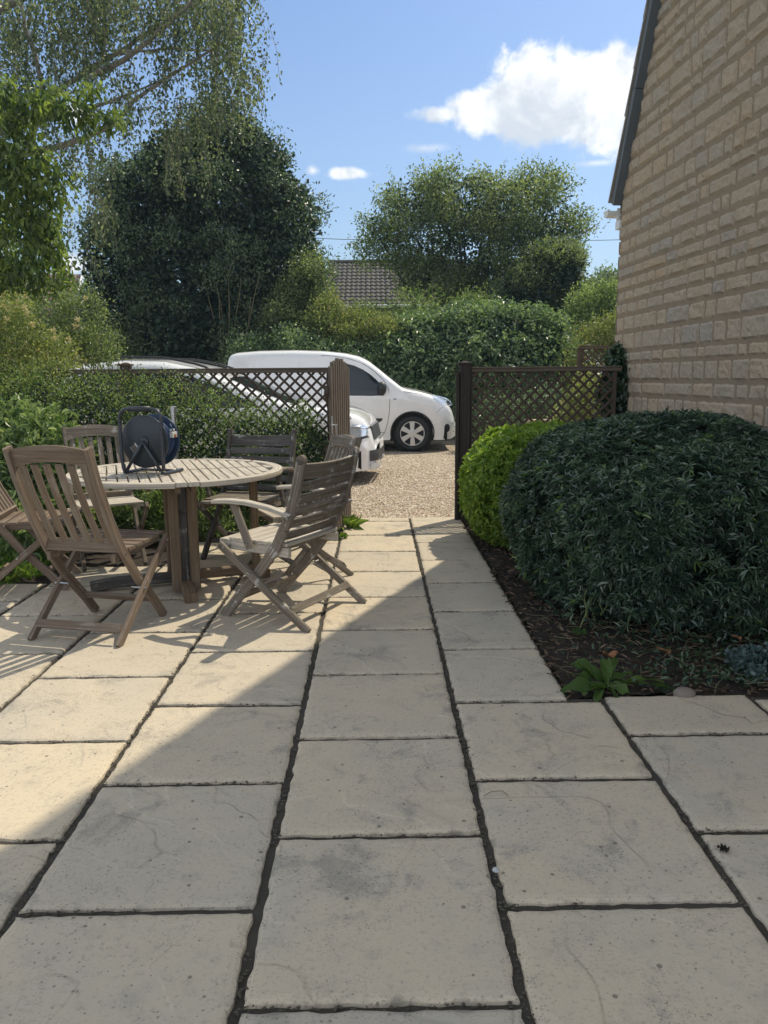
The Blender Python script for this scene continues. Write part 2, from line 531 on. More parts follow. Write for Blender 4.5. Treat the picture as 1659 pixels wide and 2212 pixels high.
class MB:
    def __init__(s):
        s.v, s.f, s.uv, s.mi = [], [], [], []
        s.cm = 0

    def quad(s, idx, uvs=None):
        s.f.append(tuple(idx))
        s.uv.append(uvs or [(0, 0)] * len(idx))
        s.mi.append(s.cm)

    def bar(s, a, b, w, d, up=(0, 0, 1), bev=.0):
        """rectangular bar from a to b; w across, d along 'up'"""
        s.path([a, b], w, d, up, bev)

    def path(s, pts, w, d, up=(0, 0, 1), bev=.0, wf=None):
        pts = [Vector(p) for p in pts]
        up = Vector(up)
        base = len(s.v)
        n = len(pts)
        L = 0
        ls = []
        ro = rnd(0, 50)
        bv = bev or min(w, d) * .13
        hw, hd = w / 2, d / 2
        prof = [(-hw + bv, -hd), (hw - bv, -hd), (hw, -hd + bv), (hw, hd - bv), (hw - bv, hd), (-hw + bv, hd), (-hw, hd - bv), (-hw, -hd + bv)]
        per = [0]
        for i in range(8):
            a, b = prof[i], prof[(i + 1) % 8]
            per.append(per[-1] + math.hypot(a[0] - b[0], a[1] - b[1]))
        for i, p in enumerate(pts):
            t = (pts[min(i + 1, n - 1)] - pts[max(i - 1, 0)]).normalized()
            r = t.cross(up)
            if r.length < 1e-4:
                r = t.cross(Vector((1, 0, 0)))
            r.normalize()
            u = r.cross(t).normalized()
            sc_ = wf(i / (n - 1)) if wf else 1
            for (x, y) in prof:
                s.v.append(p + r * x * sc_ + u * y)
            if i:
                L += (p - pts[i - 1]).length
            ls.append(L)
        for i in range(n - 1):
            for j in range(8):
                j2 = (j + 1) % 8
                A = base + i * 8
                B = A + 8
                s.quad((A + j, A + j2, B + j2, B + j),
                       [(ls[i] + ro, per[j] + ro), (ls[i] + ro, per[j + 1] + ro), (ls[i + 1] + ro, per[j + 1] + ro), (ls[i + 1] + ro, per[j] + ro)])
        s.quad([base + j for j in range(7, -1, -1)], [(ro, prof[j][0] + ro) for j in range(7, -1, -1)])
        e = base + (n - 1) * 8
        s.quad([e + j for j in range(8)], [(ro, prof[j][0] + ro) for j in range(8)])

    def box(s, c, sz, rz=0.0):
        c = Vector(c)
        mt = Matrix.Rotation(rz, 3, 'Z')
        x = mt @ Vector((1, 0, 0))
        y = mt @ Vector((0, 1, 0))
        sx, sy, sz_ = sz
        if sz_ >= sx and sz_ >= sy:
            s.path([c - Vector((0, 0, sz_ / 2)), c + Vector((0, 0, sz_ / 2))], sx, sy, y)
        elif sx >= sy:
            s.path([c - x * sx / 2, c + x * sx / 2], sy, sz_)
        else:
            s.path([c - y * sy / 2, c + y * sy / 2], sx, sz_)

    def tube(s, pts, r, n=8, cap=True, rf=None):
        pts = [Vector(p) for p in pts]
        base = len(s.v)
        m = len(pts)
        t0 = (pts[1] - pts[0]).normalized()
        ref = Vector((0, 0, 1)) if abs(t0.z) < .9 else Vector((1, 0, 0))
        u = t0.cross(ref).normalized()
        for i, p in enumerate(pts):
            t = (pts[min(i + 1, m - 1)] - pts[max(i - 1, 0)]).normalized()
            u = (u - t * u.dot(t))
            if u.length < 1e-5:
                u = t.orthogonal()
            u.normalize()
            w = t.cross(u)
            rr = rf[i] if rf else r
            for j in range(n):
                a = 2 * math.pi * j / n
                s.v.append(p + (u * math.cos(a) + w * math.sin(a)) * rr)
        for i in range(m - 1):
            for j in range(n):
                j2 = (j + 1) % n
                s.quad((base + i * n + j, base + i * n + j2, base + (i + 1) * n + j2, base + (i + 1) * n + j),
                       [(i * .1, j * .02), (i * .1, j * .02 + .02), (i * .1 + .1, j * .02 + .02), (i * .1 + .1, j * .02)])
        if cap:
            s.quad([base + j for j in range(n - 1, -1, -1)])
            s.quad([base + (m - 1) * n + j for j in range(n)])

    def disc(s, c, axis, prof, n=32):
        """lathe: prof = [(offset along axis, radius)...]"""
        c = Vector(c)
        ax = Vector(axis).normalized()
        u = ax.orthogonal().normalized()
        w = ax.cross(u)
        base = len(s.v)
        for (o, r) in prof:
            for j in range(n):
                a = 2 * math.pi * j / n
                s.v.append(c + ax * o + (u * math.cos(a) + w * math.sin(a)) * r)
        for i in range(len(prof) - 1):
            for j in range(n):
                j2 = (j + 1) % n
                s.quad((base + i * n + j, base + i * n + j2, base + (i + 1) * n + j2, base + (i + 1) * n + j))
        s.quad([base + j for j in range(n - 1, -1, -1)])
        s.quad([base + (len(prof) - 1) * n + j for j in range(n)])

    def prism(s, poly, a, b):
        """poly in 3-D points, extruded by vector from a to b"""
        off = Vector(b) - Vector(a)
        base = len(s.v)
        n = len(poly)
        for p in poly:
            s.v.append(Vector(p))
        for p in poly:
            s.v.append(Vector(p) + off)
        s.quad(range(base + n - 1, base - 1, -1), [(poly[i][0], poly[i][2]) for i in range(n - 1, -1, -1)])
        s.quad(range(base + n, base + 2 * n), [(poly[i][0], poly[i][2]) for i in range(n)])
        for i in range(n):
            j = (i + 1) % n
            s.quad((base + i, base + j, base + n + j, base + n + i))

    def build(s, name, mat, parent=None, smooth=False):
        me = bpy.data.meshes.new(name)
        me.from_pydata([tuple(x) for x in s.v], [], s.f)
        mats = mat if isinstance(mat, (list, tuple)) else [mat]
        for m_ in mats:
            me.materials.append(m_)
        uvl = me.uv_layers.new(name='UVMap')
        flat = [c for f in s.uv for uv in f for c in uv]
        if len(flat) == len(me.loops) * 2:
            uvl.data.foreach_set('uv', flat)
        me.polygons.foreach_set('material_index', s.mi)
        me.polygons.foreach_set('use_smooth', [smooth] * len(me.polygons))
        me.update()
        ob = bpy.data.objects.new(name, me)
        COL.objects.link(ob)
        if parent:
            ob.parent = parent
        return ob


def tag(o, label=None, cat=None, group=None, kind=None):
    if label:
        o['label'] = label
    if cat:
        o['category'] = cat
    if group:
        o['group'] = group
    if kind:
        o['kind'] = kind
    return o


def empty(name, loc, rz=0.0, label=None, cat=None, group=None):
    o = bpy.data.objects.new(name, None)
    COL.objects.link(o)
    o.location = loc
    o.rotation_euler = (0, 0, rz)
    o.empty_display_size = .1
    return tag(o, label, cat, group)


def copy_tree(o, parent=None):
    c = o.copy()
    COL.objects.link(c)
    c.parent = parent
    for ch in list(o.children):
        copy_tree(ch, c)
    return c


def npmesh(name, V, F, mat, parent=None, vatt=None, satt=None, smooth=False, loc=None, mi=None):
    """V (n,3), F (m,k) all same size; vatt = face float attribute 'v'; satt = {name: vertex floats}"""
    me = bpy.data.meshes.new(name)
    n, (m, kk_) = len(V), F.shape
    me.vertices.add(n)
    me.vertices.foreach_set('co', np.ascontiguousarray(V, dtype=np.float32).ravel())
    me.loops.add(m * kk_)
    me.loops.foreach_set('vertex_index', np.ascontiguousarray(F, dtype=np.int32).ravel())
    me.polygons.add(m)
    me.polygons.foreach_set('loop_start', np.arange(0, m * kk_, kk_, dtype=np.int32))
    me.polygons.foreach_set('loop_total', np.full(m, kk_, dtype=np.int32))
    me.polygons.foreach_set('use_smooth', np.full(m, smooth))
    mats = mat if isinstance(mat, (list, tuple)) else [mat]
    for m_ in mats:
        me.materials.append(m_)
    if mi is not None:
        me.polygons.foreach_set('material_index', np.asarray(mi, dtype=np.int32))
    me.update(calc_edges=True)
    me.validate()
    if vatt is not None:
        a = me.attributes.new('v', 'FLOAT', 'FACE')
        a.data.foreach_set('value', np.asarray(vatt, dtype=np.float32))
    if satt:
        for kx, arr in satt.items():
            a = me.attributes.new(kx, 'FLOAT', 'POINT')
            a.data.foreach_set('value', np.asarray(arr, dtype=np.float32))
    ob = bpy.data.objects.new(name, me)
    COL.objects.link(ob)
    if loc is not None:
        ob.location = loc
    if parent:
        ob.parent = parent
    return ob


def norm(a):
    return a / (np.linalg.norm(a, axis=1, keepdims=True) + 1e-9)


LEAF = {  # outline: (along, across, lift)
    'tri': [(0, 0, 0), (.45, .5, .10), (1, 0, -.04), (.45, -.5, .10)],
    'oval': [(0, 0, 0), (.25, .40, .07), (.6, .48, .08), (1, 0, -.10), (.6, -.48, .08), (.25, -.40, .07)],
}


def leaves(name, P, D, L, Wd, mat, parent=None, shape='tri', droop=0.0, vat=None, loc=None, up=None):
    """leaf blades: P base points, D directions, L lengths, Wd widths"""
    n = len(P)
    D = norm(D)
    U = norm(R_.normal(size=(n, 3)) * .7 + (np.array([0, 0, 1.0]) if up is None else up))
    S = norm(np.cross(D, U))
    N = np.cross(S, D)
    o = np.array(LEAF[shape])
    kx = len(o)
    L = np.broadcast_to(L, (n,))[:, None, None]
    Wd = np.broadcast_to(Wd, (n,))[:, None, None]
    V = P[:, None, :] + D[:, None, :] * o[None, :, 0:1] * L + S[:, None, :] * o[None, :, 1:2] * Wd + N[:, None, :] * o[None, :, 2:3] * L
    if droop:
        V[:, :, 2] -= (o[None, :, 0] ** 2) * L[:, :, 0] * droop
    V = V.reshape(-1, 3)
    b = (np.arange(n) * kx)[:, None]
    if kx == 4:
        F = np.concatenate([b + np.array([[0, 2, 1]]), b + np.array([[0, 3, 2]])], 0)
        rep = 2
    else:
        F = np.concatenate([b + np.array([[0, 3, 2, 1]]), b + np.array([[0, 5, 4, 3]])], 0)
        rep = 2
    vv = R_.rand(n) if vat is None else vat
    return npmesh(name, V, F, mat, parent, vatt=np.tile(vv, rep), loc=loc)


def blobs_points(blobs, n, shell=.75, power=2.0, thick=.25, keep=None):
    """points in a union of ellipsoids, mostly near their skins; returns P and outward normals"""
    vol = np.array([b[3] * b[4] * b[5] for b in blobs]) ** .67
    cnt = (vol / vol.sum() * n * 1.35).astype(int) + 1
    Ps, Ns = [], []
    B = np.array([b[:6] for b in blobs])
    for i, b in enumerate(blobs):
        m = cnt[i]
        d = norm(R_.normal(size=(m, 3)))
        if power != 2.0:
            f = (np.abs(d) ** power).sum(1) ** (-1 / power)
            d2 = d * f[:, None]
        else:
            d2 = d
        r = np.where(R_.rand(m) < shell, 1 - np.abs(R_.normal(size=m)) * thick * .5, R_.rand(m) ** .5)
        r = np.clip(r, 0, 1.12)
        P = np.array(b[:3]) + d2 * r[:, None] * np.array(b[3:6])
        N = norm(d / np.array(b[3:6]))
        # drop those deep inside another blob
        if len(blobs) > 1:
            q = (P[:, None, :] - B[None, :, :3]) / B[None, :, 3:6]
            dd = (np.abs(q) ** power).sum(2) ** (1 / power)
            dd[:, i] = 9
            deep = dd.min(1) < .72
            kp = ~deep | (R_.rand(m) < .25)
            P, N = P[kp], N[kp]
        Ps.append(P)
        Ns.append(N)
    P, N = np.concatenate(Ps), np.concatenate(Ns)
    if keep is not None:
        kk2 = keep(P)
        P, N = P[kk2], N[kk2]
    return P, N


def sprays(P, N, per, spread, rndn=.8, upb=.3):
    """clusters of leaves round twig points"""
    n = len(P)
    Q = np.repeat(P, per, 0) + R_.normal(size=(n * per, 3)) * spread
    D = np.repeat(N, per, 0) + R_.normal(size=(n * per, 3)) * rndn + np.array([0, 0, upb])
    return Q, D


def clump(P, N, amp, fr):
    if not amp:
        return P, N
    q = P * fr + R_.rand(3) * 9
    h = (np.sin(q[:, 0] + 1.3 * np.sin(q[:, 2])) + np.sin(q[:, 1] * 1.1 + np.sin(q[:, 0])) + np.sin(q[:, 2] * 1.2 + 1.1 * np.sin(q[:, 1] * .9))) / 2.2
    P = P + N * (h * amp)[:, None]
    ok_ = R_.rand(len(P)) < np.clip(1.05 + h * .75, .25, 1)
    return P[ok_], N[ok_]


def subblobs(blobs, n, r0, r1, flat=.7, out=.86):
    """many small leaf masses over the skin of a few big ones"""
    P_, N_ = blobs_points(blobs, n, 1.0, 2.0, .12)
    res = []
    for p_, n_ in zip(P_, N_):
        c_ = p_ - n_ * r1 * (1 - out) * 2
        q = R_.uniform(r0, r1)
        res.append((c_[0], c_[1], c_[2], q * R_.uniform(.8, 1.3), q * R_.uniform(.8, 1.2), q * flat * R_.uniform(.8, 1.2)))
    return res


def foliage(name, blobs, ntw, per, spread, L, Wd, mat, parent=None, shape='tri', shell=.75, power=2.0, thick=.25, rndn=.8, upb=.3, droop=0.0, keep=None, cl=0.0, fr=7.0, face=.45):
    P, N = blobs_points(blobs, ntw, shell, power, thick, keep)
    P, N = clump(P, N, cl, fr)
    Q, D = sprays(P, N * face, per, spread, rndn, upb)
    up_v = np.repeat(N, per, 0) * 1.0 + np.array([0, 0, .55])
    m = len(Q)
    vat = np.clip(np.repeat(R_.rand(len(P)), per) * .6 + R_.rand(m) * .4, 0, 1)
    return leaves(name, Q, D, L * R_.uniform(.65, 1.15, m), Wd * R_.uniform(.7, 1.1, m), mat, parent, shape, droop, vat, None, up_v)


def limb(mb, a, b, r0, r1, wob=.12, n=7, seg=8):
    a, b = Vector(a), Vector(b)
    L = (b - a).length
    pts, rr = [], []
    o = Vector((0, 0, 0))
    for i in range(n + 1):
        t = i / n
        if 0 < i:
            o = o + Vector((rnd(-1, 1), rnd(-1, 1), rnd(-.5, .5))) * wob * L / n
        pts.append(a.lerp(b, t) + o * (1 if i < n else 1))
        rr.append(r0 + (r1 - r0) * t)
    mb.tube(pts, r0, seg, True, rr)
    return pts


# ------------------------------------------------------------------ ground, patio, drive, beds
def sheet(name, x0, x1, y0, y1, z, nx, ny, mat, amp=0.0, fr=1.0, label=None):
    xs, ys = np.linspace(x0, x1, nx + 1), np.linspace(y0, y1, ny + 1)
    X, Y = np.meshgrid(xs, ys)
    Z = np.full_like(X, z)
    if amp:
        Z = Z + amp * (np.sin(X * 3.1 * fr + Y * 1.7 * fr) * np.sin(Y * 2.3 * fr - X * fr) + .6 * R_.normal(size=X.shape))
    V = np.stack([X, Y, Z], -1).reshape(-1, 3)
    i = np.arange(nx)[None, :] + (np.arange(ny) * (nx + 1))[:, None]
    i = i.ravel()
    F = np.stack([i, i + 1, i + nx + 2, i + nx + 1], 1)
    o = npmesh(name, V, F, mat, smooth=True)
    o['kind'] = 'structure'
    return o


sheet('ground', -150, 150, -60, 240, -.07, 60, 60, M['turf'])
sheet('gravel_drive', -12, 9, 7.09, 16.2, -.022, 80, 60, M['gravel'], .004, 2)

PA, PP, PY0 = -.305, .61, 1.409
LX = [PA - 4 * PP, PA - 3 * PP, PA - 2 * PP, PA - PP, PA, PA + PP, PA + 2 * PP, PA + 3 * PP, PA + 4 * PP]


def slab_grid(x0, x1, y0, y1, acc):
    g = .0078
    x0 += g * rnd(.6, 1.15)
    x1 -= g * rnd(.6, 1.15)
    y0 += g * rnd(.5, 1.1)
    y1 -= g * rnd(.5, 1.1)
    if x1 - x0 < .05 or y1 - y0 < .05:
        return

    def ticks(a, b):
        inner = np.linspace(a + .045, b - .045, max(2, int((b - a) / .035)))
        return np.concatenate([[a, a + .006, a + .016, a + .03], inner, [b - .03, b - .016, b - .006, b]])
    xs, ys = ticks(x0, x1), ticks(y0, y1)
    nx, ny = len(xs), len(ys)
    X, Y = np.meshgrid(xs, ys)
    ex = np.minimum(X - x0, x1 - X)
    ey = np.minimum(Y - y0, y1 - Y)
    e = np.minimum(ex, ey)
    jit = np.clip(1 - e / .03, 0, 1)
    ph = R_.rand(4) * 30
    jx = (np.sin(Y * 31 + ph[0]) + np.sin(Y * 77 + ph[1]) + np.sin(Y * 143 + ph[2])) * .0018 + R_.normal(size=X.shape) * .0016
    jy = (np.sin(X * 37 + ph[2]) + np.sin(X * 83 + ph[3]) + np.sin(X * 151 + ph[0])) * .0018 + R_.normal(size=X.shape) * .0016
    X = X + jx * jit
    Y = Y + jy * jit
    Z = np.where(e < .001, -.030, np.where(e < .007, -.0060, np.where(e < .017, -.0015, 0.0)))
    tilt = R_.normal(size=2) * .0022
    Z = Z + (X - x0) * tilt[0] + (Y - y0) * tilt[1] + rnd(-.0012, .0012)
    Z = Z + np.where(e > .01, np.sin(X * 9 + ph[0]) * np.sin(Y * 8 + ph[1]) * .0012, 0)
    V = np.stack([X, Y, Z], -1).reshape(-1, 3)
    i = (np.arange(nx - 1)[None, :] + (np.arange(ny - 1) * nx)[:, None]).ravel()
    F = np.stack([i, i + 1, i + nx + 1, i + nx], 1) + acc['n']
    acc['n'] += len(V)
    acc['V'].append(V)
    acc['F'].append(F)
    acc['v'].append(np.full(len(F), rnd(0, 1)))
    acc['e'].append(np.clip(1 - e / .05, 0, 1).ravel())


acc = dict(V=[], F=[], v=[], e=[], n=0)
for c in range(len(LX) - 1):
    xa, xb = LX[c], LX[c + 1]
    ph = 0 if c % 2 == 0 else .5
    for r in range(-7, 11):
        ya = PY0 + (r + ph) * PP
        yb = ya + PP
        x0, x1, y0, y1 = xa, xb, ya, yb
        ymax = 7.08
        if c == 5:
            if y1 > 2.97:
                x1 = .785
                if r == 2 or abs(ya - (PY0 + 2.5 * PP)) < .02:
                    pass
        if c >= 6:
            ymax = 2.985
        if c <= 3:
            ymax = 6.09 if c > 1 else (5.3 if c == 1 else 4.85)
        if y0 >= ymax - .04 or y1 < -2.6:
            continue
        y1 = min(y1, ymax)
        slab_grid(x0, x1, y0, y1, acc)
V = np.concatenate(acc['V'])
F = np.concatenate(acc['F'])
fv = np.concatenate(acc['v'])
ev = np.concatenate(acc['e'])
nb = len(V)
# dark joints below the slabs
J = np.array([[-2.76, -3, -.013], [2.12, -3, -.013], [2.12, 2.97, -.013], [.785, 2.97, -.013], [.785, 7.07, -.013], [-.32, 7.07, -.013], [-.32, 6.08, -.013], [-2.76, 6.08, -.013]])
quads = np.array([[0, 1, 2, 3]]) + nb
Vj = np.array([[-2.76, -3, -.013], [2.12, -3, -.013], [2.12, 2.97, -.013], [-2.76, 2.97, -.013],
               [.785, 2.97, -.013], [.785, 7.07, -.013], [-.31, 7.07, -.013], [-.31, 2.97, -.013],
               [-.31, 6.08, -.013], [-1.53, 6.08, -.013], [-1.53, 2.97, -.013],
               [-1.53, 5.29, -.013], [-2.14, 5.29, -.013], [-2.14, 2.97, -.013], [-2.14, 4.84, -.013], [-2.76, 4.84, -.013]])
Fj = np.array([[0, 1, 2, 3], [7, 4, 5, 6], [10, 7, 8, 9], [13, 10, 11, 12], [3, 13, 14, 15]]) + nb
patio = npmesh('patio', np.concatenate([V, Vj]), np.concatenate([F, Fj]), [M['paving'], M['joint']],
               vatt=np.concatenate([fv, np.zeros(5)]), satt={'edge': np.concatenate([ev, np.zeros(len(Vj))])},
               mi=np.concatenate([np.zeros(len(F)), np.ones(5)]), smooth=False)
patio['kind'] = 'structure'
sheet('soil_bed', .80, 3.2, 2.995, 7.08, -.018, 70, 90, M['soil'], .010, 2)
sheet('flower_bed', -6.0, -.42, 4.86, 7.08, -.028, 120, 50, M['soil'], .008, 2)
sheet('lawn_edge', -7, -2.78, -3, 4.84, -.03, 60, 60, M['turf'], .008, 2)

# ------------------------------------------------------------------ the house on the right
HRZ = rad(3.4)
house = empty('stone_house', (2.262, 7.37, 0), HRZ, 'buff stone house gable with steep roof edge rising beside the patio', 'house')
SL, ZE, HD = 2.07, 2.90, 6.3


def gable(y):
    y = -y
    return ZE + SL * min(y, HD - y)


def stone_blocks():
    Vs, Fs, vs = [], [], []
    n = 0
    hs = [.105, .15, .12, .165, .10, .155, .125, .11, .165, .135]
    z = .02
    ci = 0
    while z < ZE + SL * HD / 2:
        h = hs[(ci * 7 + (ci // 3)) % len(hs)] * rnd(.96, 1.04)
        y = .012 + rnd(0, .012)
        while y > -HD:
            L = random.choice([.13, .17, .20, .24, .30, .36, .44]) * rnd(.9, 1.1) * (1.0 if h > .1 else 1.15)
            if y - L < -HD:
                L = y + HD
                if L < .06:
                    break
            if z > gable(y - L / 2) + .1:
                y -= L
                continue
            near = y > -3.3
            st = .022 if near else .06
            g = .0018
            a, b = y - L + g, y - g
            c, d = z + g, z + h - g
            nx, nz = max(5, int((b - a) / st)), max(5, int((d - c) / st))
            ys, zs = np.linspace(a, b, nx), np.linspace(c, d, nz)
            Yg, Zg = np.meshgrid(ys, zs)
            e = np.minimum(np.minimum(Yg - a, b - Yg), np.minimum(Zg - c, d - Zg))
            ph = R_.rand(6) * 20
            face = .5 + .5 * np.sin(Yg * 23 + ph[0] + 2 * np.sin(Zg * 31 + ph[1])) * np.sin(Zg * 29 + ph[2])
            prot = rnd(.004, .012)
            X = .012 - (prot + .009 * face * rnd(.5, 1.3)) * np.clip(e / .0065, 0, 1) ** .7 - R_.normal(size=Yg.shape) * .0018
            rim = np.clip(1 - e / .01, 0, 1)
            Yg = Yg + (np.sin(Zg * 60 + ph[3]) * .0035 + R_.normal(size=Yg.shape) * .001) * rim
            Zg = Zg + (np.sin(Yg * 45 + ph[4]) * .0028 + R_.normal(size=Yg.shape) * .001) * rim
            ring = (e < 1e-6)
            X = np.where(ring, .022, X)
            V_ = np.stack([X, Yg, Zg], -1).reshape(-1, 3)
            i = (np.arange(nx - 1)[None, :] + (np.arange(nz - 1) * nx)[:, None]).ravel()
            F_ = np.stack([i, i + nx, i + nx + 1, i + 1], 1) + n
            n += len(V_)
            Vs.append(V_)
            Fs.append(F_)
            vs.append(np.full(len(F_), rnd(0, 1)))
            y -= L
        # quoin return on the far corner, a bulging end that shows as a jagged silhouette
        L2 = rnd(.15, .35)
        ys, zs = np.linspace(.02, L2, 6), np.linspace(z + .006, z + h - .006, 5)
        Xg, Zg = np.meshgrid(ys, zs)
        e = np.minimum(np.minimum(Xg - .0, L2 - Xg), np.minimum(Zg - z, z + h - Zg))
        Yq = .0 + (.018 + rnd(0, .012)) * np.clip(e / .03, 0, 1) ** .5
        if z < ZE:
            V_ = np.stack([Xg - .018, Yq, Zg], -1).reshape(-1, 3)
            i = (np.arange(5)[None, :] + (np.arange(4) * 6)[:, None]).ravel()
            F_ = np.stack([i, i + 6, i + 7, i + 1], 1) + n
            n += len(V_)
            Vs.append(V_)
            Fs.append(F_)
            vs.append(np.full(len(F_), rnd(0, 1)))
        z += h
        ci += 1
    return np.concatenate(Vs), np.concatenate(Fs), np.concatenate(vs)


V, F, v = stone_blocks()
nb = len(V)
# mortar core: gable prism
core = []
prof = [(0, -.1), (0, ZE), (-HD / 2, ZE + SL * HD / 2), (-HD, ZE), (-HD, -.1)]
for x in (.012, 8.0):
    for (y, z) in prof:
        core.append((x, y, z))
core = np.array(core)
fc = []
for i in range(5):
    j = (i + 1) % 5
    fc.append((i, i + 5, j + 5, j))
fc.append((0, 1, 3, 4))
fc.append((1, 2, 3, 3))
Fc = np.array([f for f in fc if len(set(f)) == 4] + [(1, 2, 3, 0)][:0]) + nb
# apex triangle as a thin quad
core2 = np.array([(.012, -HD / 2 + .001, ZE + SL * HD / 2)])
Fc = np.concatenate([Fc, np.array([[1, 2, 10, 3]]) + nb])
npmesh('wall', np.concatenate([V, core, core2]), np.concatenate([F, Fc]), [M['stone'], M['mortar']], house,
       vatt=np.concatenate([v, np.zeros(len(Fc))]), mi=np.concatenate([np.zeros(len(F)), np.ones(len(Fc))]), smooth=False)
sld = Vector((0, -1, SL)).normalized()     # up the far slope
sln = Vector((0, SL, 1)).normalized()      # out of the far slope
mb = MB()
slope_len = (HD / 2) * math.sqrt(1 + SL * SL) + .34
e0 = Vector((0, .03, ZE - SL * .03))
nc = int(slope_len / .36) + 1
for i in range(nc):
    a = i * .36
    o = e0 + sld * a + sln * .055
    b = o + sld * .44
    x0 = -.080 - rnd(0, .010)
    for (p, q) in ((o, b),):
        P4 = [Vector((x0, p.y, p.z)) + sln * .030, Vector((x0, q.y, q.z)) + sln * .006,
              Vector((x0, q.y, q.z)) - sln * .014, Vector((x0, p.y, p.z)) + sln * .008]
        mb.prism(P4, (0, 0, 0), (8.4, 0, 0))
# near slope, mirrored
for i in range(nc):
    a = i * .36
    o = e0 + sld * a + sln * .055
    b = o + sld * .44
    f = lambda p: Vector((p.x, -HD - p.y, p.z))
    P4 = [Vector((-.13, o.y, o.z)) + sln * .030, Vector((-.13, b.y, b.z)) + sln * .006,
          Vector((-.13, b.y, b.z)) - sln * .014, Vector((-.13, o.y, o.z)) + sln * .008]
    mb.prism([f(p) for p in P4][::-1], (0, 0, 0), (8.4, 0, 0))
mb.build('roof', M['roof_stone'], house)
mb = MB()
for i in range(8):
    a = i * .95
    p = e0 + sld * a + sln * .010
    q = e0 + sld * (a + .945) + sln * .010
    if q.y < -HD / 2 - .05:
        q = Vector((0, -HD / 2, ZE + SL * HD / 2)) + sln * .01
        if p.y < q.y:
            break
    P4 = [Vector((-.068, p.y, p.z)) + sln * .030, Vector((-.068, q.y, q.z)) + sln * .030, Vector((-.068, q.y, q.z)) - sln * .028, Vector((-.068, p.y, p.z)) - sln * .028]
    mb.prism(P4, (0, 0, 0), (.11, 0, 0))
mb.build('verge_soffit', M['soffit'], house)
mb = MB()
gp = []
for j in range(9):
    a = math.pi * j / 8
    gp.append((math.cos(a) * .056, -math.sin(a) * .056))
gc = Vector((0, .125, ZE - .105))
outer = [Vector((-.095, gc.y + a, gc.z + b)) for a, b in gp]
mb.prism(outer[::-1], (0, 0, 0), (8.4, 0, 0))
mb.box((-.090, gc.y, gc.z + .004), (.016, .125, .016))
mb.build('gutter', M['gutter'], house)
mb = MB()
mb.box((4.02, .050, ZE - .235), (8.06, .10, .075))
mb.box((4.02, .085, ZE - .14), (8.05, .022, .12))
mb.build('fascia', M['gutter'], house)

# ------------------------------------------------------------------ fences and gate


def lattice(mb, x0, x1, z0, z1, y, sp=.0975, w=.021, t=.008):
    for sgn, yo in ((1, -t / 2), (-1, t / 2)):
        c = -4.0
        while c < 8:
            # x - sgn*z = c + x0
            pts = []
            for z in (z0, z1):
                x = c + x0 + sgn * z
                if x0 <= x <= x1:
                    pts.append((x, z))
            for x in (x0, x1):
                z = (x - x0 - c) / sgn
                if z0 <= z <= z1:
                    pts.append((x, z))
            pts = sorted(set((round(a, 5), round(b, 5)) for a, b in pts))
            if len(pts) >= 2 and math.hypot(pts[0][0] - pts[-1][0], pts[0][1] - pts[-1][1]) > .04:
                a, b = pts[0], pts[-1]
                mb.path([(a[0], y + yo, a[1]), (b[0], y + yo, b[1])], t, w, (-(b[1] - a[1]), 0, b[0] - a[0]), .0012)
            c += sp


def post(parent, x, y, h, w=.09, mat=None, cap=True, twin=False):
    mb = MB()
    mb.box((x, y, h / 2 - .05), (w, w, h + .06))
    if cap:
        mb.box((x, y, h - .012), (w + .022, w + .022, .018))
        mb.disc((x, y, h - .004), (0, 0, 1), [(0, w * .62), (.014, w * .2)], 4)
    if twin:
        mb.box((x - w * .5 - .017, y - .03, h / 2 - .06), (.028, .07, h - .06))
        mb.box((x - w * .5 - .017, y - .03, .58), (.034, .03, .10))
    return mb.build('post', mat or M['fence'], parent)


def trellis(loc, x0, x1, posts, label, group, board=True, zt=1.375, z0=.46, mat=None, nar=False):
    f = empty('trellis_fence', loc, 0, label, 'fence', group)
    mt = mat or M['fence']
    mb = MB()
    mb.box(((x0 + x1) / 2, 0, zt - .016), (x1 - x0, .05, .034))
    mb.box(((x0 + x1) / 2, 0, zt + .006), (x1 - x0, .062, .012))
    mb.build('top_rail', M['fence_light'], f)
    mb = MB()
    for (a, b) in zip(posts[:-1], posts[1:]):
        lattice(mb, min(a, b) + .05, max(a, b) - .05, z0 + .02, zt - .03, 0)
    mb.build('lattice', mt, f)
    mb = MB()
    for (a, b) in zip(posts[:-1], posts[1:]):
        a, b = min(a, b), max(a, b)
        mb.box((a + .052, 0, (z0 + zt) / 2), (.03, .036, zt - z0 - .03))
        mb.box((b - .052, 0, (z0 + zt) / 2), (.03, .036, zt - z0 - .03))
        mb.box(((a + b) / 2, 0, z0), (b - a - .08, .04, .034))
    mb.build('frame', mt, f)
    if board:
        mb = MB()
        z = z0 - .03
        while z > .05:
            mb.box(((x0 + x1) / 2, .0, z - .055), (x1 - x0 - .02, .02, .102))
            z -= .108
        mb.build('lower_board', mt, f)
    return f


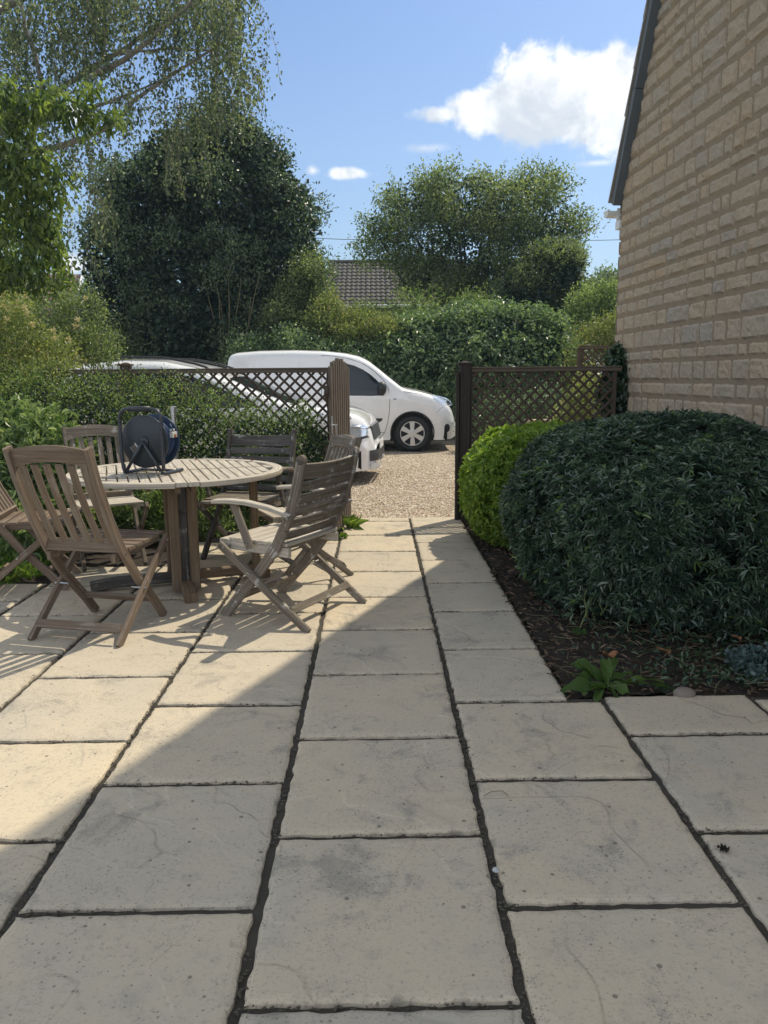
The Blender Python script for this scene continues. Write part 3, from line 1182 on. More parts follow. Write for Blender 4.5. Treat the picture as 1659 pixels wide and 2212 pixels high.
fl = trellis((0, 7.0, 0), -4.6, -.33, [-4.55, -2.235, -.375], 'dark diamond trellis fence along the left side of the gateway behind the climbing shrub', 'trellis fences by the gateway')
post(fl, -2.235, 0, 1.435, .088)
post(fl, -.375, 0, 1.375, .07)
post(fl, -4.55, 0, 1.435, .088)
fr = trellis((0, 6.96, 0), .80, 2.20, [.80, 2.20], 'dark diamond trellis panel between the dark gatepost and the ivy on the stone house', 'trellis fences by the gateway', zt=1.368)
post(fr, .80, 0, 1.425, .105, M['post_dark'], True, True)
ff = trellis((3.45, 11.6, 0), -.42, 1.4, [-.42, 1.4], 'distant brown trellis panel below the green shrubs beside the clipped hedge', 'trellis fences by the gateway', zt=1.72, z0=.9)
post(ff, -.42, 0, 1.72, .05, None, False)
post(ff, 1.4, 0, 1.74, .08)

gate = empty('picket_gate', (-.235, 6.99, 0), 0, 'brown slatted garden gate with arched top standing open edge-on', 'gate')
ga = Vector((-.01, 0, 0))
gd = Vector((-.120, -.89, 0))
gn = Vector((gd.y, -gd.x, 0)).normalized()
mb = MB()
for i in range(9):
    t = (i + .5) / 9
    p = ga + gd * t
    h = 1.365 + .085 * math.sin(math.pi * t) ** .8 + (.01 if i % 2 else 0)
    mb.path([p + Vector((0, 0, .04)), p + Vector((0, 0, h - .012)), p + Vector((0, 0, h))], .058, .026, gn, .002,
            lambda q: 1 if q < .9 else .7)
mb.build('pickets', M['fence_light'], gate)
mb = MB()
for z in (.26, .72, 1.2):
    p = ga + gn * .027 + Vector((0, 0, z))
    mb.path([p, p + gd], .03, .075, (0, 0, 1))
p = ga + gn * .027
mb.path([p + Vector((0, 0, .26)), p + gd + Vector((0, 0, 1.2))], .028, .06, (0, 0, 1))
mb.build('brace', M['fence'], gate)
mb = MB()
q = ga + gd * 1.0 - gn * .018
mb.path([q + Vector((.0, 0, .84)), q + Vector((0, 0, 1.0))], .022, .006, gn)
mb.tube([q + Vector((-.01, -.012, .93)), q + Vector((.04, -.012, .93))], .006, 8)
mb.tube([q + Vector((.03, -.012, .93)), q + Vector((.036, -.014, .84)), q + Vector((.02, -.014, .80))], .005, 8)
mb.build('latch', M['steel'], gate)
for z in (.3, 1.18):
    mb = MB()
    p = ga + gn * .012 + Vector((0, 0, z))
    mb.path([p + Vector((.0, .02, 0)), p + gd * .3], .006, .03, (0, 0, 1))
    mb.build('hinge', M['trim_black'], gate)

# ------------------------------------------------------------------ garden furniture


def side_chair(mat, matseat):
    t = empty('garden_chair', (0, 0, 0))
    hw = .205
    for s in (-1, 1):
        mb = MB()
        mb.path([(s * hw, -.385, .955), (s * hw, -.335, .80), (s * hw, -.250, .60), (s * hw, -.165, .44), (s * hw, -.04, .27), (s * hw, .12, .10), (s * hw, .20, 0)],
                .048, .024, (1, 0, 0), wf=None)
        mb.build('back_post', mat, t)
        mb = MB()
        mb.path([(s * .238, .215, .435), (s * .238, -.305, 0)], .040, .022, (1, 0, 0))
        mb.tube([(s * .19, .035, .193 + .09 * 0), (s * .254, .035, .293)], .004, 6) if False else None
        mb.build('leg', mat, t)
    n = 12
    pts = []
    base = []
    for i in range(n + 1):
        u = -1 + 2 * i / n
        x = u * (hw - .012)
        zc = .945 + .022 * (1 - u * u)
        zl = .862 + .026 * (1 - u * u)
        base.append((x, zc, zl))
    mb = MB()
    for i in range(n):
        a, b = base[i], base[i + 1]
        dy = lambda u: -.012 * (1 - (u / hw) ** 2)
        yt, yb = -.383, -.357
        th = .022
        vs = [(a[0], yt + dy(a[0]), a[1]), (b[0], yt + dy(b[0]), b[1]), (b[0], yb + dy(b[0]), b[2]), (a[0], yb + dy(a[0]), a[2])]
        k0 = len(mb.v)
        for v_ in vs:
            mb.v.append(Vector(v_))
        for v_ in vs:
            mb.v.append(Vector((v_[0], v_[1] + th, v_[2])))
        uvq = [(a[0], a[1]), (b[0], b[1]), (b[0], b[2]), (a[0], a[2])]
        mb.quad((k0, k0 + 1, k0 + 2, k0 + 3), uvq)
        mb.quad((k0 + 7, k0 + 6, k0 + 5, k0 + 4), uvq[::-1])
        mb.quad((k0, k0 + 4, k0 + 5, k0 + 1), [(a[0], 0), (a[0], .02), (b[0], .02), (b[0], 0)])
        mb.quad((k0 + 3, k0 + 2, k0 + 6, k0 + 7), [(a[0], 0), (b[0], 0), (b[0], .02), (a[0], .02)])
        if i == 0:
            mb.quad((k0, k0 + 3, k0 + 7, k0 + 4))
        if i == n - 1:
            mb.quad((k0 + 1, k0 + 5, k0 + 6, k0 + 2))
    mb.build('top_rail', mat, t)
    mb = MB()
    for i in range(6):
        x = (-.5 + (i + .5) / 6) * (hw * 2 - .03)
        mb.path([(x, -.356, .875), (x, -.305, .74), (x, -.235, .60), (x, -.172, .478)], .036, .012, (0, 1, 0))
    mb.build('back_slats', mat, t)
    mb = MB()
    mb.path([(-hw + .01, -.168, .462), (hw - .01, -.168, .462)], .020, .058, (0, .35, 1))
    mb.build('lower_rail', mat, t)
    mb = MB()
    for s in (-1, 1):
        mb.path([(s * .175, -.20, .405), (s * .175, .235, .425)], .022, .042, (0, 0, 1))
    for i in range(6):
        y = -.155 + i * .0735
        z = .437 + (.006 if i in (0, 5) else 0) + y * .03
        mb.path([(-.212, y, z), (.212, y, z)], .062, .016, (0, 0, 1))
    mb.build('seat', matseat, t)
    mb = MB()
    mb.path([(-.225, -.255, .075), (.225, -.255, .075)], .018, .042, (0, .6, 1))
    mb.build('stretcher', mat, t)
    mb = MB()
    mb.path([(-hw, .105, .12), (hw, .105, .12)], .018, .038, (0, -.6, 1))
    mb.build('stretcher', mat, t)
    for s in (-1, 1):
        for a_, y_, z_, b_ in ((.18, -.055, .225, .257), (.19, .19, .42, .257), (.17, -.15, .42, .2195)):
            mb = MB()
            mb.tube([(s * a_, y_, z_), (s * b_, y_, z_)], .006, 8)
            mb.build('bolt', M['bolt'], t)
    return t


def arm_chair(mat, matseat, dark):
    t = empty('garden_armchair', (0, 0, 0))
    hw = .262

    def py(z):   # post centre y by height
        return np.interp(z, [0, .10, .26, .42, .60, .75, .90], [.235, .15, .00, -.13, -.225, -.275, -.31])
    for s in (-1, 1):
        mb = MB()
        mb.path([(s * hw, py(z), z) for z in (.895, .80, .70, .60, .50, .42, .34, .26, .18, .10, .05, 0)], .056, .026, (1, 0, 0), .006)
        mb.disc((s * hw - .013, py(.895), .893), (1, 0, 0), [(0, .026), (.026, .026)], 16)
        mb.build('back_post', mat, t)
        mb = MB()
        mb.path([(s * .292, .225, .415), (s * .292, -.345, 0)], .042, .024, (1, 0, 0))
        mb.build('leg', mat, t)
        mb = MB()
        pts = [(s * (hw + .02), -.245, .600), (s * (hw + .032), -.12, .638), (s * (hw + .038), .02, .658), (s * (hw + .036), .14, .658), (s * (hw + .03), .245, .648)]
        mb.path(pts, .058, .022, (0, 0, 1), .005, lambda q: .62 + .42 * math.sin(min(1, q * 1.25) * math.pi / 2))
        mb.build('armrest', matseat, t)
        mb = MB()
        mb.path([(s * (hw + .028), .12, .648), (s * (hw + .028), .015, .41)], .045, .022, (1, 0, 0))
        mb.build('arm_support', mat, t)
    mb = MB()
    z = .855
    hh = [.085, .052, .052, .052, .052, .052, .052]
    for i, h in enumerate(hh):
        zc = z - h / 2 + .02
        pts = []
        for j in range(7):
            u = -1 + j / 3
            pts.append((u * (hw - .008), py(zc) - .016 * (1 - u * u) - .002, zc - (.010 * (1 - u * u) if i == 0 else 0)))
        dz = .05
        tl = (py(zc + dz) - py(zc - dz)) / (2 * dz)
        mb.path(pts, .016, h, (0, tl, 1), .003)
        z -= h + .0145
    mb.build('back_slats', mat, t)
    mb = MB()
    for s in (-1, 1):
        mb.path([(s * .235, -.20, .395), (s * .235, .21, .408), (s * .235, .25, .405)], .026, .052, (0, 0, 1))
    for i in range(7):
        y = -.165 + i * .066
        mb.path([(-.248, y, .437 - (.010 if i == 6 else 0)), (.248, y, .437 - (.010 if i == 6 else 0))], .057, .017, (0, 0, 1))
    mb.build('seat', matseat, t)
    mb = MB()
    mb.path([(-.285, -.235, .10), (.285, -.235, .10)], .020, .042, (0, .6, 1))
    mb.build('stretcher', mat, t)
    mb = MB()
    mb.path([(-hw, .115, .125), (hw, .115, .125)], .020, .036, (0, -.6, 1))
    mb.build('stretcher', mat, t)
    for s in (-1, 1):
        for a_, y_, z_, b_ in ((.24, -.04, .225, .308), (.24, .19, .40, .308), (.24, -.245, .598, .318), (.24, .03, .43, .305)):
            mb = MB()
            mb.tube([(s * a_, y_, z_), (s * b_, y_, z_)], .008, 8)
            mb.build('bolt', M['bolt'], t)
    return t


CHAIRS = []


def put(o, x, y, deg, label, cat='chair'):
    o.location = (x, y, .0)
    o.rotation_euler = (0, 0, rad(deg))
    tag(o, label, cat, 'folding wooden chairs round the table')
    CHAIRS.append(o)


c1 = side_chair(M['teak_brown'], M['teak_brown'])
put(c1, -1.45, 3.98, -13, 'brown slatted chair nearest the camera with its arched back towards us')
c6 = copy_tree(c1)
c1.scale = (1.035, 1.035, 1.035)
put(c6, -2.19, 4.84, -80, 'brown folding chair cut off by the left edge of the photo')
c2 = side_chair(M['teak_grey'], M['teak_pale'])
put(c2, -1.93, 5.42, 208, 'grey arched-back chair behind the table left of the cable reel')
c4 = copy_tree(c2)
c4.scale = (.95, .95, .95)
put(c4, -.53, 5.04, 116, 'grey arched-back chair mostly hidden behind the nearest armchair')
c5 = arm_chair(M['teak_grey'], M['teak_pale'], False)
put(c5, -.52, 4.23, 61, 'weathered grey armchair with curved slatted back right of the table', 'armchair')
c3 = arm_chair(M['teak_dark'], M['teak_grey'], True)
put(c3, -.955, 5.60, 165, 'dark lichened armchair facing us beyond the table against the shrub', 'armchair')

# table
TR, TH = .655, .735
tbl = empty('gateleg_table', (-1.25, 4.80, 0), rad(19), 'round slatted grey wooden folding table carrying a cable reel', 'table')
mb = MB()
NS = 9
for side in (-1, 1):
    for hv in (-1, 1):
        for i in range(NS):
            xa = .075 + i * .0585
            x = side * (xa + .025)
            lim = math.sqrt(max(0, (TR - .058) ** 2 - (xa + .05) ** 2))
            if lim < .06:
                continue
            y0, y1 = .014, lim
            mb.path([(x, hv * y0, TH - .010), (x, hv * y1, TH - .010)], .050, .020, (0, 0, 1), .0025)
for s in (-1, 1):
    mb.path([(s * .034, -TR + .01, TH - .009), (s * .034, TR - .01, TH - .009)], .064, .024, (0, 0, 1), .003)
mb.path([(-TR + .05, 0, TH - .026), (TR - .05, 0, TH - .026)], .05, .018, (0, 0, 1))
mb.build('top_slats', M['teak_pale'], tbl)
mb = MB()
for side in (-1, 1):
    pts = []
    for i in range(29):
        a = -math.pi / 2 + .105 + (math.pi - .21) * i / 28
        pts.append((side * math.cos(a) * (TR - .032), math.sin(a) * (TR - .032), TH - .012))
    mb.path(pts, .062, .030, (0, 0, 1), .003)
mb.build('top_rim', M['teak_pale'], tbl)
mb = MB()
for s in (-1, 1):
    mb.path([(s * .045, -.50, TH - .05), (s * .045, .50, TH - .05)], .03, .055, (0, 0, 1))
for a in (-1, 1):
    mb.path([(a * .20, -.42, TH - .045), (a * .20, .42, TH - .045)], .025, .045, (0, 0, 1))
mb.build('apron', M['teak_warm'], tbl)
for y in (-.215, .18):
    for s in (-1,):
        mb = MB()
        mb.box((-.055, y, .36), (.060, .052, .68))
        mb.build('leg', M['teak_warm'], tbl)
mb = MB()
mb.box((.055, -.215, .36), (.060, .05, .68))
mb.build('leg', M['teak_warm'], tbl)
mb = MB()
mb.box((.055, .18, .36), (.060, .05, .68))
mb.build('leg', M['teak_warm'], tbl)
mb = MB()
mb.path([(0, -.47, .028), (0, -.40, .045), (0, .40, .045), (0, .47, .028)], .075, .062, (0, 0, 1))
mb.build('foot', M['teak_warm'], tbl)
mb = MB()
mb.path([(.04, .0, .055), (.50, .0, .055)], .055, .06, (0, 0, 1))
mb.path([(.46, .06, .030), (.53, -.06, .030)], .06, .055, (0, 0, 1))
mb.build('foot', M['teak_warm'], tbl)
mb = MB()
mb.path([(-.04, .0, .050), (-.40, .0, .050), (-.56, .0, .032)], .07, .06, (0, 0, 1))
mb.build('foot', M['teak_dark'], tbl)
mb = MB()
mb.path([(.47, 0, .06), (.47, 0, TH - .03)], .075, .045, (1, 0, 0))
mb.build('leg', M['teak_warm'], tbl)
mb = MB()
mb.path([(.04, 0, TH - .075), (.47, 0, TH - .075)], .03, .05, (0, 0, 1))
mb.build('gate_rail', M['teak_warm'], tbl)

mb = MB()
mb.box((0, -.20, .36), (.048, .03, .62))
mb.build('gap_board', M['teak_dark'], tbl)  # dark board filling the gap between the table legs

# cable reel
reel = empty('cable_reel', (-1.355, 4.62, TH + .003), rad(-16), 'dark blue extension cable reel on a tubular steel stand on the table', 'cable reel')
mb = MB()
mb.disc((0, -.070, .197), (0, 1, 0), [(0, .150), (.004, .157), (.010, .157), (.012, .150)], 56)
mb.disc((0, -.078, .197), (0, 1, 0), [(0, .030), (.01, .034)], 24)
mb.build('front_flange', M['black_plastic'], reel, True)
mb = MB()
mb.disc((0, .060, .197), (0, 1, 0), [(0, .150), (.003, .158), (.010, .158), (.014, .150)], 56)
mb.build('back_flange', M['reel_blue'], reel, True)
mb = MB()
for i in range(8):
    mb.disc((0, -.054 + i * .0155, .197), (0, 1, 0), [(0, .108), (.004, .115 + .006 * (i % 3)), (.011, .115 + .006 * (i % 3)), (.0153, .108)], 40)
mb.build('wound_cable', M['cable_blue'], reel, True)


def arc(c, r, a0, a1, n, plane='xz', y=0):
    return [(c[0] + r * math.cos(a0 + (a1 - a0) * i / n), y, c[1] + r * math.sin(a0 + (a1 - a0) * i / n)) for i in range(n + 1)]


mb = MB()
yf = -.098
fw = .138
pts = [(-fw + .018, yf, .016), (-fw + .006, yf, .04), (-fw, yf, .09), (-fw, yf, .30)]
pts += arc((-fw + .055, .335), .055, math.pi, math.pi / 2, 7, y=yf)
pts += arc((fw - .055, .335), .055, math.pi / 2, 0, 7, y=yf)
pts = pts[:4] + [(p[0], yf, p[2] + .0) for p in pts[4:]]
pts += [(fw, yf, .30), (fw, yf, .09), (fw - .002, yf, .03)]
mb.tube(pts, .0105, 12)
for s in (-1, 1):
    mb.tube([(s * (fw - .012), yf, .017), (s * (fw - .010), yf + .03, .0115), (s * (fw - .010), yf + .20, .0115), (s * (fw - .010), yf + .225, .0115)], .0105, 12)
mb.tube([(0, yf + .012, .20), (-fw + .03, yf, .030)], .0100, 12)
mb.tube([(0, yf + .012, .20), (fw - .02, yf, .026)], .0100, 12)
mb.tube([(-fw + .01, yf + .17, .0125), (fw - .01, yf + .17, .0125)], .008, 10)
mb.build('stand', M['reel_tube'], reel, True)
mb = MB()
mb.tube([(-.072, yf, .390), (.068, yf, .390)], .0165, 12)
mb.build('grip', M['black_plastic'], reel, True)
mb = MB()
for (cx, cz, w_, h_, mm) in ((-.040, .178, .040, .009, 0), (-.066, .160, .012, .003, 0)):
    pass
a = rad(-52)
ux, uz = math.cos(a), math.sin(a)


def plate(mb, cx, cz, w_, h_, y):
    pts = []
    for (p, q) in ((-w_, -h_), (w_, -h_), (w_, h_), (-w_, h_)):
        pts.append((cx + p * ux - q * uz, y, cz + p * uz + q * ux))
    mb.prism(pts, (0, 0, 0), (0, .0015, 0))


plate(mb, -.050, .170, .022, .0045, -.0718)
plate(mb, -.084, .148, .020, .0012, -.0718)
mb.build('label_strip', M['label_grey'], reel)
mb = MB()
plate(mb, -.066, .158, .020, .014, -.0715)
mb.build('label', M['label_brown'], reel)
mb = MB()
mb.box((.150, .010, .235), (.020, .05, .034))
mb.box((.142, .012, .262), (.014, .035, .014))
mb.build('plug', M['plug_white'], reel)
mb = MB()
mb.box((.157, .012, .228), (.012, .022, .018))
mb.build('plug_face', M['plug_orange'], reel)
mb = MB()
mb.tube([(.135, 0, .30), (.150, .0, .27), (.150, .01, .25)], .0045, 8)
mb.tube([(.152, .01, .215), (.145, .01, .17), (.125, .0, .13), (.10, -.01, .10)], .0045, 8)
mb.build('loose_cable', M['cable_blue'], reel, True)

# small dead leaves lying on the table
def dead(loc, s, rz, label, tilt=.2):
    mb = MB()
    n = 8
    k0 = 0
    rows = []
    for i in range(n + 1):
        t = i / n
        w_ = math.sin(math.pi * t) ** .8 * .30 * (1 - .25 * t)
        z = .12 * math.sin(t * 5 + rz) + tilt * t
        for sx in (-1, 0, 1):
            mb.v.append(Vector((s * sx * w_, s * t, s * (z + .12 * abs(sx) * (1 + .5 * math.sin(9 * t))) + .002)))
    for i in range(n):
        for j in range(2):
            a = i * 3 + j
            mb.quad((a, a + 1, a + 4, a + 3))
    o = mb.build('dead_leaf', M['dead_leaf'])
    o.location = loc
    o.rotation_euler = (0, 0, rz)
    return tag(o, label, 'leaf', 'fallen dead leaves')


g = lambda x, y, z=0.0: (lambda d: Vector((0, 0, CZ)) + d * ((z - CZ) / d.z))(pdir(x, y))
dead(g(428, 995, TH), .035, 1, 'small curled brown leaf on the tabletop beside the cable reel')
dead(g(549, 996, TH), .035, 2.2, 'small curled brown leaf near the right rim of the tabletop')
dead(g(1335, 1417, .0), .085, 1.9, 'brown dead leaf in the soil just above the leafy weed')
dead(g(1448, 1420, .0), .09, .4, 'tan crumpled leaf in the soil right of the brown dead leaf')
dead(g(1600, 1388, .03), .07, .2, 'narrow tan leaf under the dark bush at the right')

mb = MB()
pz = W(373.5, 878, 5.95)
mb.disc((0, 0, 0), (0, 0, 1), [(0, .022), (pz.z - .03, .022), (pz.z - .03, .027), (pz.z - .002, .027), (pz.z, .024)], 20)
o = mb.build('steel_pole', M['steel'], None, False)
o.location = (pz.x, pz.y, 0)
tag(o, 'short polished steel pole standing in the bed behind the cable reel', 'pole')

# ------------------------------------------------------------------ vehicles


def smooth1(xs, pts, sig=.03):
    f = np.interp(xs, [p[0] for p in pts], [p[1] for p in pts])
    kx = np.arange(-40, 41) * .005
    w = np.exp(-kx ** 2 / (2 * sig * sig))
    w /= w.sum()
    fine_x = np.arange(xs.min() - .3, xs.max() + .3, .005)
    ff = np.interp(fine_x, [p[0] for p in pts], [p[1] for p in pts])
    ff = np.convolve(ff, w, 'same')
    return np.interp(xs, fine_x, ff)


class Body:
    def __init__(s, top, sill, belt, plan, wheels, ra, zc, kt=.12, r=.09, camber=.03):
        s.x0, s.x1 = top[0][0], top[-1][0]
        s.gx = np.arange(s.x0, s.x1 + .001, .005)
        s.gtop = smooth1(s.gx, top, .035)
        s.gbelt = smooth1(s.gx, belt, .05)
        s.gplan = smooth1(s.gx, plan, .03)
        s.gsill = smooth1(s.gx, sill, .02)
        s.wheels, s.ra, s.zc, s.kt, s.r, s.camber = wheels, ra, zc, kt, r, camber

    def top(s, x):
        return np.interp(x, s.gx, s.gtop)

    def bot(s, x):
        b = np.interp(x, s.gx, s.gsill)
        for w in s.wheels:
            d = s.ra ** 2 - (x - w) ** 2
            b = np.where(d > 0, np.maximum(b, s.zc + np.sqrt(np.maximum(d, 0))), b)
        return b

    def hw(s, x, z):
        x, z = np.broadcast_arrays(np.asarray(x, float), np.asarray(z, float))
        wm = np.interp(x, s.gx, s.gplan)
        zt = s.top(x)
        be = np.minimum(np.interp(x, s.gx, s.gbelt), zt - .10)
        lo = np.clip((be - z) / .65, 0, 1)
        hi = np.clip((z - be) / np.maximum(zt - be, .05), 0, 1)
        kt = np.interp(zt - be, [.12, .5], [.02, s.kt])
        w = wm * (1 - .045 * lo ** 2 - kt * hi)
        r = np.minimum(s.r, (zt - be) * .9)
        q = np.clip((z - (zt - r)) / r, 0, 1)
        return np.maximum(w - r * (1 - np.sqrt(np.maximum(0, 1 - q * q))) * .9, .05)

    def mesh(s, name, mat, parent):
        n = int((s.x1 - s.x0) / .022)
        t = np.linspace(0, 1, n)
        xs = s.x0 + (s.x1 - s.x0) * (t - .035 * np.sin(2 * np.pi * t) * 1.0)
        lv = np.concatenate([np.linspace(0, .82, 22), np.linspace(.84, 1, 12)])
        rows = []
        for x in xs:
            zb, zt = float(s.bot(x)), float(s.top(x))
            zb = min(zb, zt - .03)
            z = zb + (zt - zb) * lv
            y = s.hw(x, z)
            yl = y[-1]
            u = np.array([.8, .55, .25, 0])
            yy = np.concatenate([y, yl * u])
            zz = np.concatenate([z, zt + s.camber * (1 - u ** 2)])
            full_y = np.concatenate([-yy, yy[-2::-1]])
            full_z = np.concatenate([zz, zz[-2::-1]])
            rows.append(np.stack([np.full_like(full_y, x), full_y, full_z], 1))
        m = len(rows[0])
        V = np.concatenate(rows)
        i = (np.arange(m - 1)[None, :] + (np.arange(n - 1) * m)[:, None]).ravel()
        F = np.stack([i, i + 1, i + m + 1, i + m], 1)
        # end caps as strips across
        caps = []
        for base in (0, (n - 1) * m):
            for j in range(m // 2):
                a, b = base + j, base + m - 1 - j
                if j + 1 < m - 2 - j:
                    caps.append((a, b, b - 1, a + 1))
        F = np.concatenate([F, np.array(caps)])
        o = npmesh(name, V, F, mat, parent, smooth=True)
        return o

    def patch(s, poly, off, name, mat, parent, side=-1, rings=5, dens=.05):
        P = []
        for a, b in zip(poly, poly[1:] + poly[:1]):
            L = math.hypot(a[0] - b[0], a[1] - b[1])
            k_ = max(1, int(L / dens))
            for i in range(k_):
                P.append((a[0] + (b[0] - a[0]) * i / k_, a[1] + (b[1] - a[1]) * i / k_))
        P = np.array(P)
        c = P.mean(0)
        n = len(P)
        Vs = []
        for r in range(rings):
            f = 1 - r / rings
            Q = c + (P - c) * f
            Vs.append(np.stack([Q[:, 0], side * (s.hw(Q[:, 0], Q[:, 1]) + off * (1 if r else .2)), Q[:, 1]], 1))
        Vs.append(np.array([[c[0], side * (float(s.hw(c[0], c[1])) + off), c[1]]]))
        V = np.concatenate(Vs)
        F = []
        for r in range(rings - 1):
            for i in range(n):
                j = (i + 1) % n
                F.append((r * n + i, r * n + j, (r + 1) * n + j, (r + 1) * n + i))
        last = (rings - 1) * n
        cc = rings * n
        me = bpy.data.meshes.new(name)
        me.from_pydata([tuple(v_) for v_ in V], [], F + [(last + i, last + (i + 1) % n, cc) for i in range(n)])
        me.materials.append(mat)
        me.polygons.foreach_set('use_smooth', [True] * len(me.polygons))
        o = bpy.data.objects.new(name, me)
        COL.objects.link(o)
        o.parent = parent
        return o

    def seam(s, pts, name, mat, parent, r=.004, side=-1):
        mb = MB()
        mb.tube([(x, side * (float(s.hw(x, z)) + .0005), z) for x, z in pts], r, 5)
        return mb.build(name, mat, parent)

    def screen(s, xa, xb, wa, wb, name, mat, parent, off=.006):
        n, m = 10, 11
        V = []
        for i in range(n + 1):
            t = i / n
            x = xa + (xb - xa) * t
            wd_ = wa + (wb - wa) * t
            wt = float(s.hw(x, s.top(x)))
            for j in range(m + 1):
                y = -wd_ + 2 * wd_ * j / m
                u = min(1, abs(y) / max(wt, .05))
                z = float(s.top(x)) + s.camber * (1 - u * u) + off
                V.append((x, y, z))
        i = (np.arange(m)[None, :] + (np.arange(n) * (m + 1))[:, None]).ravel()
        F = np.stack([i, i + 1, i + m + 2, i + m + 1], 1)
        return npmesh(name, np.array(V), F, mat, parent, smooth=True)


def wheel(parent, x, y, r, side, spokes=6):
    mb = MB()
    mb.disc((x, y, r), (0, side, 0), [(-.10, r * .80), (-.09, r * .97), (-.05, r), (.05, r), (.085, r * .965), (.095, r * .86), (.088, r * .72), (.06, r * .70)], 48)
    w_ = mb.build('wheel', M['rubber'], parent, True)
    mb = MB()
    mb.disc((x, y + side * .052, r), (0, side, 0), [(-.005, r * .69), (0, r * .69), (.004, r * .5), (.003, r * .1)], 40)
    mb.build('rim_dish', M['underbody'], w_)
    mb = MB()
    mb.disc((x, y + side * .070, r), (0, side, 0), [(-.02, r * .700), (.012, r * .700), (.020, r * .685), (.020, r * .655), (-.02, r * .645)], 48)
    for i in range(spokes):
        a = 2 * math.pi * i / spokes + .55
        c = Vector((x, y + side * .076, r))
        d = Vector((math.cos(a), 0, math.sin(a)))
        mb.path([c + d * r * .10, c + d * r * .40, c + d * r * .67], r * .27, .014, (0, side, 0), .003, lambda q: .70 + .42 * q)
    mb.disc((x, y + side * .072, r), (0, side, 0), [(0, r * .24), (.016, r * .235), (.022, r * .17), (.018, r * .16), (.019, r * .05)], 24)
    mb.build('rim', M['hubcap'], w_)
    return w_


van = empty('white_van', (W(891, 940, 13.55).x, 14.46, -.01), rad(0.0), 'white panel van parked side-on before the far hedge', 'van')
vb = Body(top=[(-3.30, .62), (-3.29, 1.50), (-3.24, 1.68), (-3.1, 1.735), (-2.7, 1.765), (-2.06, 1.772), (-1.57, 1.755), (-1.16, 1.71), (-.92, 1.655), (-.76, 1.575),
                (-.60, 1.455), (-.42, 1.305), (-.16, 1.10), (.16, 1.035), (.44, .950), (.58, .875), (.67, .79), (.735, .70), (.775, .59), (.80, .46), (.805, .36)],
          sill=[(-3.3, .30), (-3.1, .22), (-2.3, .20), (.3, .20), (.5, .19), (.7, .20), (.805, .25)],
          belt=[(-3.3, 1.0), (-1.2, .99), (-.2, .94), (.3, .80), (.8, .42)],
          plan=[(-3.30, .80), (-3.2, .88), (-2.9, .905), (-1, .915), (.0, .91), (.35, .885), (.55, .82), (.70, .72), (.78, .60), (.805, .46)],
          wheels=(0.0, -2.70), ra=.375, zc=.315, kt=.13, r=.11)
vbody = vb.mesh('body', M['paint_white'], van)
mb = MB()
mb.box((-1.25, 0, .32), (3.75, 1.60, .28))
mb.build('underbody', M['underbody'], van)
for wx in (0, -2.7):
    for sd in (-1, 1):
        mb = MB()
        mb.disc((wx, sd * .52, .315), (0, sd, 0), [(0, .365), (.33, .365)], 32)
        mb.build('wheel_well', M['underbody'], van)
for wx in (0, -2.7):
    for sd in (-1, 1):
        wheel(van, wx, sd * .80, .312, sd)
for wx in (0, -2.7):
    mb = MB()
    pts = [(wx + .383 * math.cos(a), -(float(vb.hw(wx + .383 * math.cos(a), .315 + .383 * math.sin(a))) + .004), .315 + .383 * math.sin(a)) for a in np.linspace(-.25, math.pi + .25, 30)]
    mb.path(pts, .02, .03, (0, -1, 0))
    mb.build('arch_trim', M['trim_black'], van)


def vp(px, py):
    return ((px - 891) * .00822, (976 - py) * .00822 - .02)


win = [vp(*p) for p in [(716, 784), (722, 781.5), (745, 784.5), (768, 791), (786, 799), (801, 809), (815, 821), (826, 833), (832, 843), (833, 850), (829, 854), (800, 854.5), (757, 853.5), (725, 852), (715, 849), (713, 840)]]
for sd in (-1, 1):
    fr_ = vb.patch([(x * 1.0, z) for x, z in win], .003, 'window_seal', M['trim_black'], van, sd)
    cx = sum(p[0] for p in win) / len(win)
    cz_ = sum(p[1] for p in win) / len(win)
    vb.patch([(cx + (x - cx) * .965, cz_ + (z - cz_) * .94) for x, z in win], .006, 'window', M['glass_dark'], van, sd)
door = [vp(*p) for p in [(699, 768.5), (730, 771), (760, 777), (790, 789), (812, 804), (830, 822), (840, 840), (843, 863), (841.5, 890), (838, 912), (832, 932), (826, 939), (818, 941), (706, 941), (699, 932), (698, 850), (699, 768.5)]]
vb.seam(door, 'door_seam', M['trim_black'], van, .0045)
vb.seam([vp(*p) for p in [(700, 868), (560, 868), (508, 868)]], 'side_crease', M['paint_white'], van, .006)
vb.seam([vp(*p) for p in [(943.6, 891), (950, 885), (956, 880), (962, 877)]], 'bumper_seam', M['trim_black'], van, .003)
vb.patch([vp(*p) for p in [(928, 854), (939, 854.5), (952, 857), (966, 861), (976, 868), (981, 877), (975, 878), (962, 877.5), (948, 871), (936, 863)]], .006, 'headlight', M['lamp'], van)
vb.patch([vp(*p) for p in [(968, 866), (974, 869), (977, 876), (968, 875)]], .012, 'headlight_trim', M['trim_black'], van)
vb.patch([vp(967 + 6.5 * math.cos(a), 925 + 9 * math.sin(a)) for a in np.linspace(0, 2 * math.pi, 17)[:-1]], .006, 'fog_lamp', M['trim_black'], van)
vb.patch([vp(853.7 + 4.5 * math.cos(a), 861.5 + 2.2 * math.sin(a)) for a in np.linspace(0, 2 * math.pi, 13)[:-1]], .006, 'side_repeater', M['lamp'], van)
vb.patch([vp(*p) for p in [(780, 903), (827, 902), (826, 907), (819, 911), (780, 911)]], .014, 'rubbing_strip', M['trim_black'], van)
vb.screen(-.70, -.17, .56, .68, 'windscreen', M['glass_dark'], van)
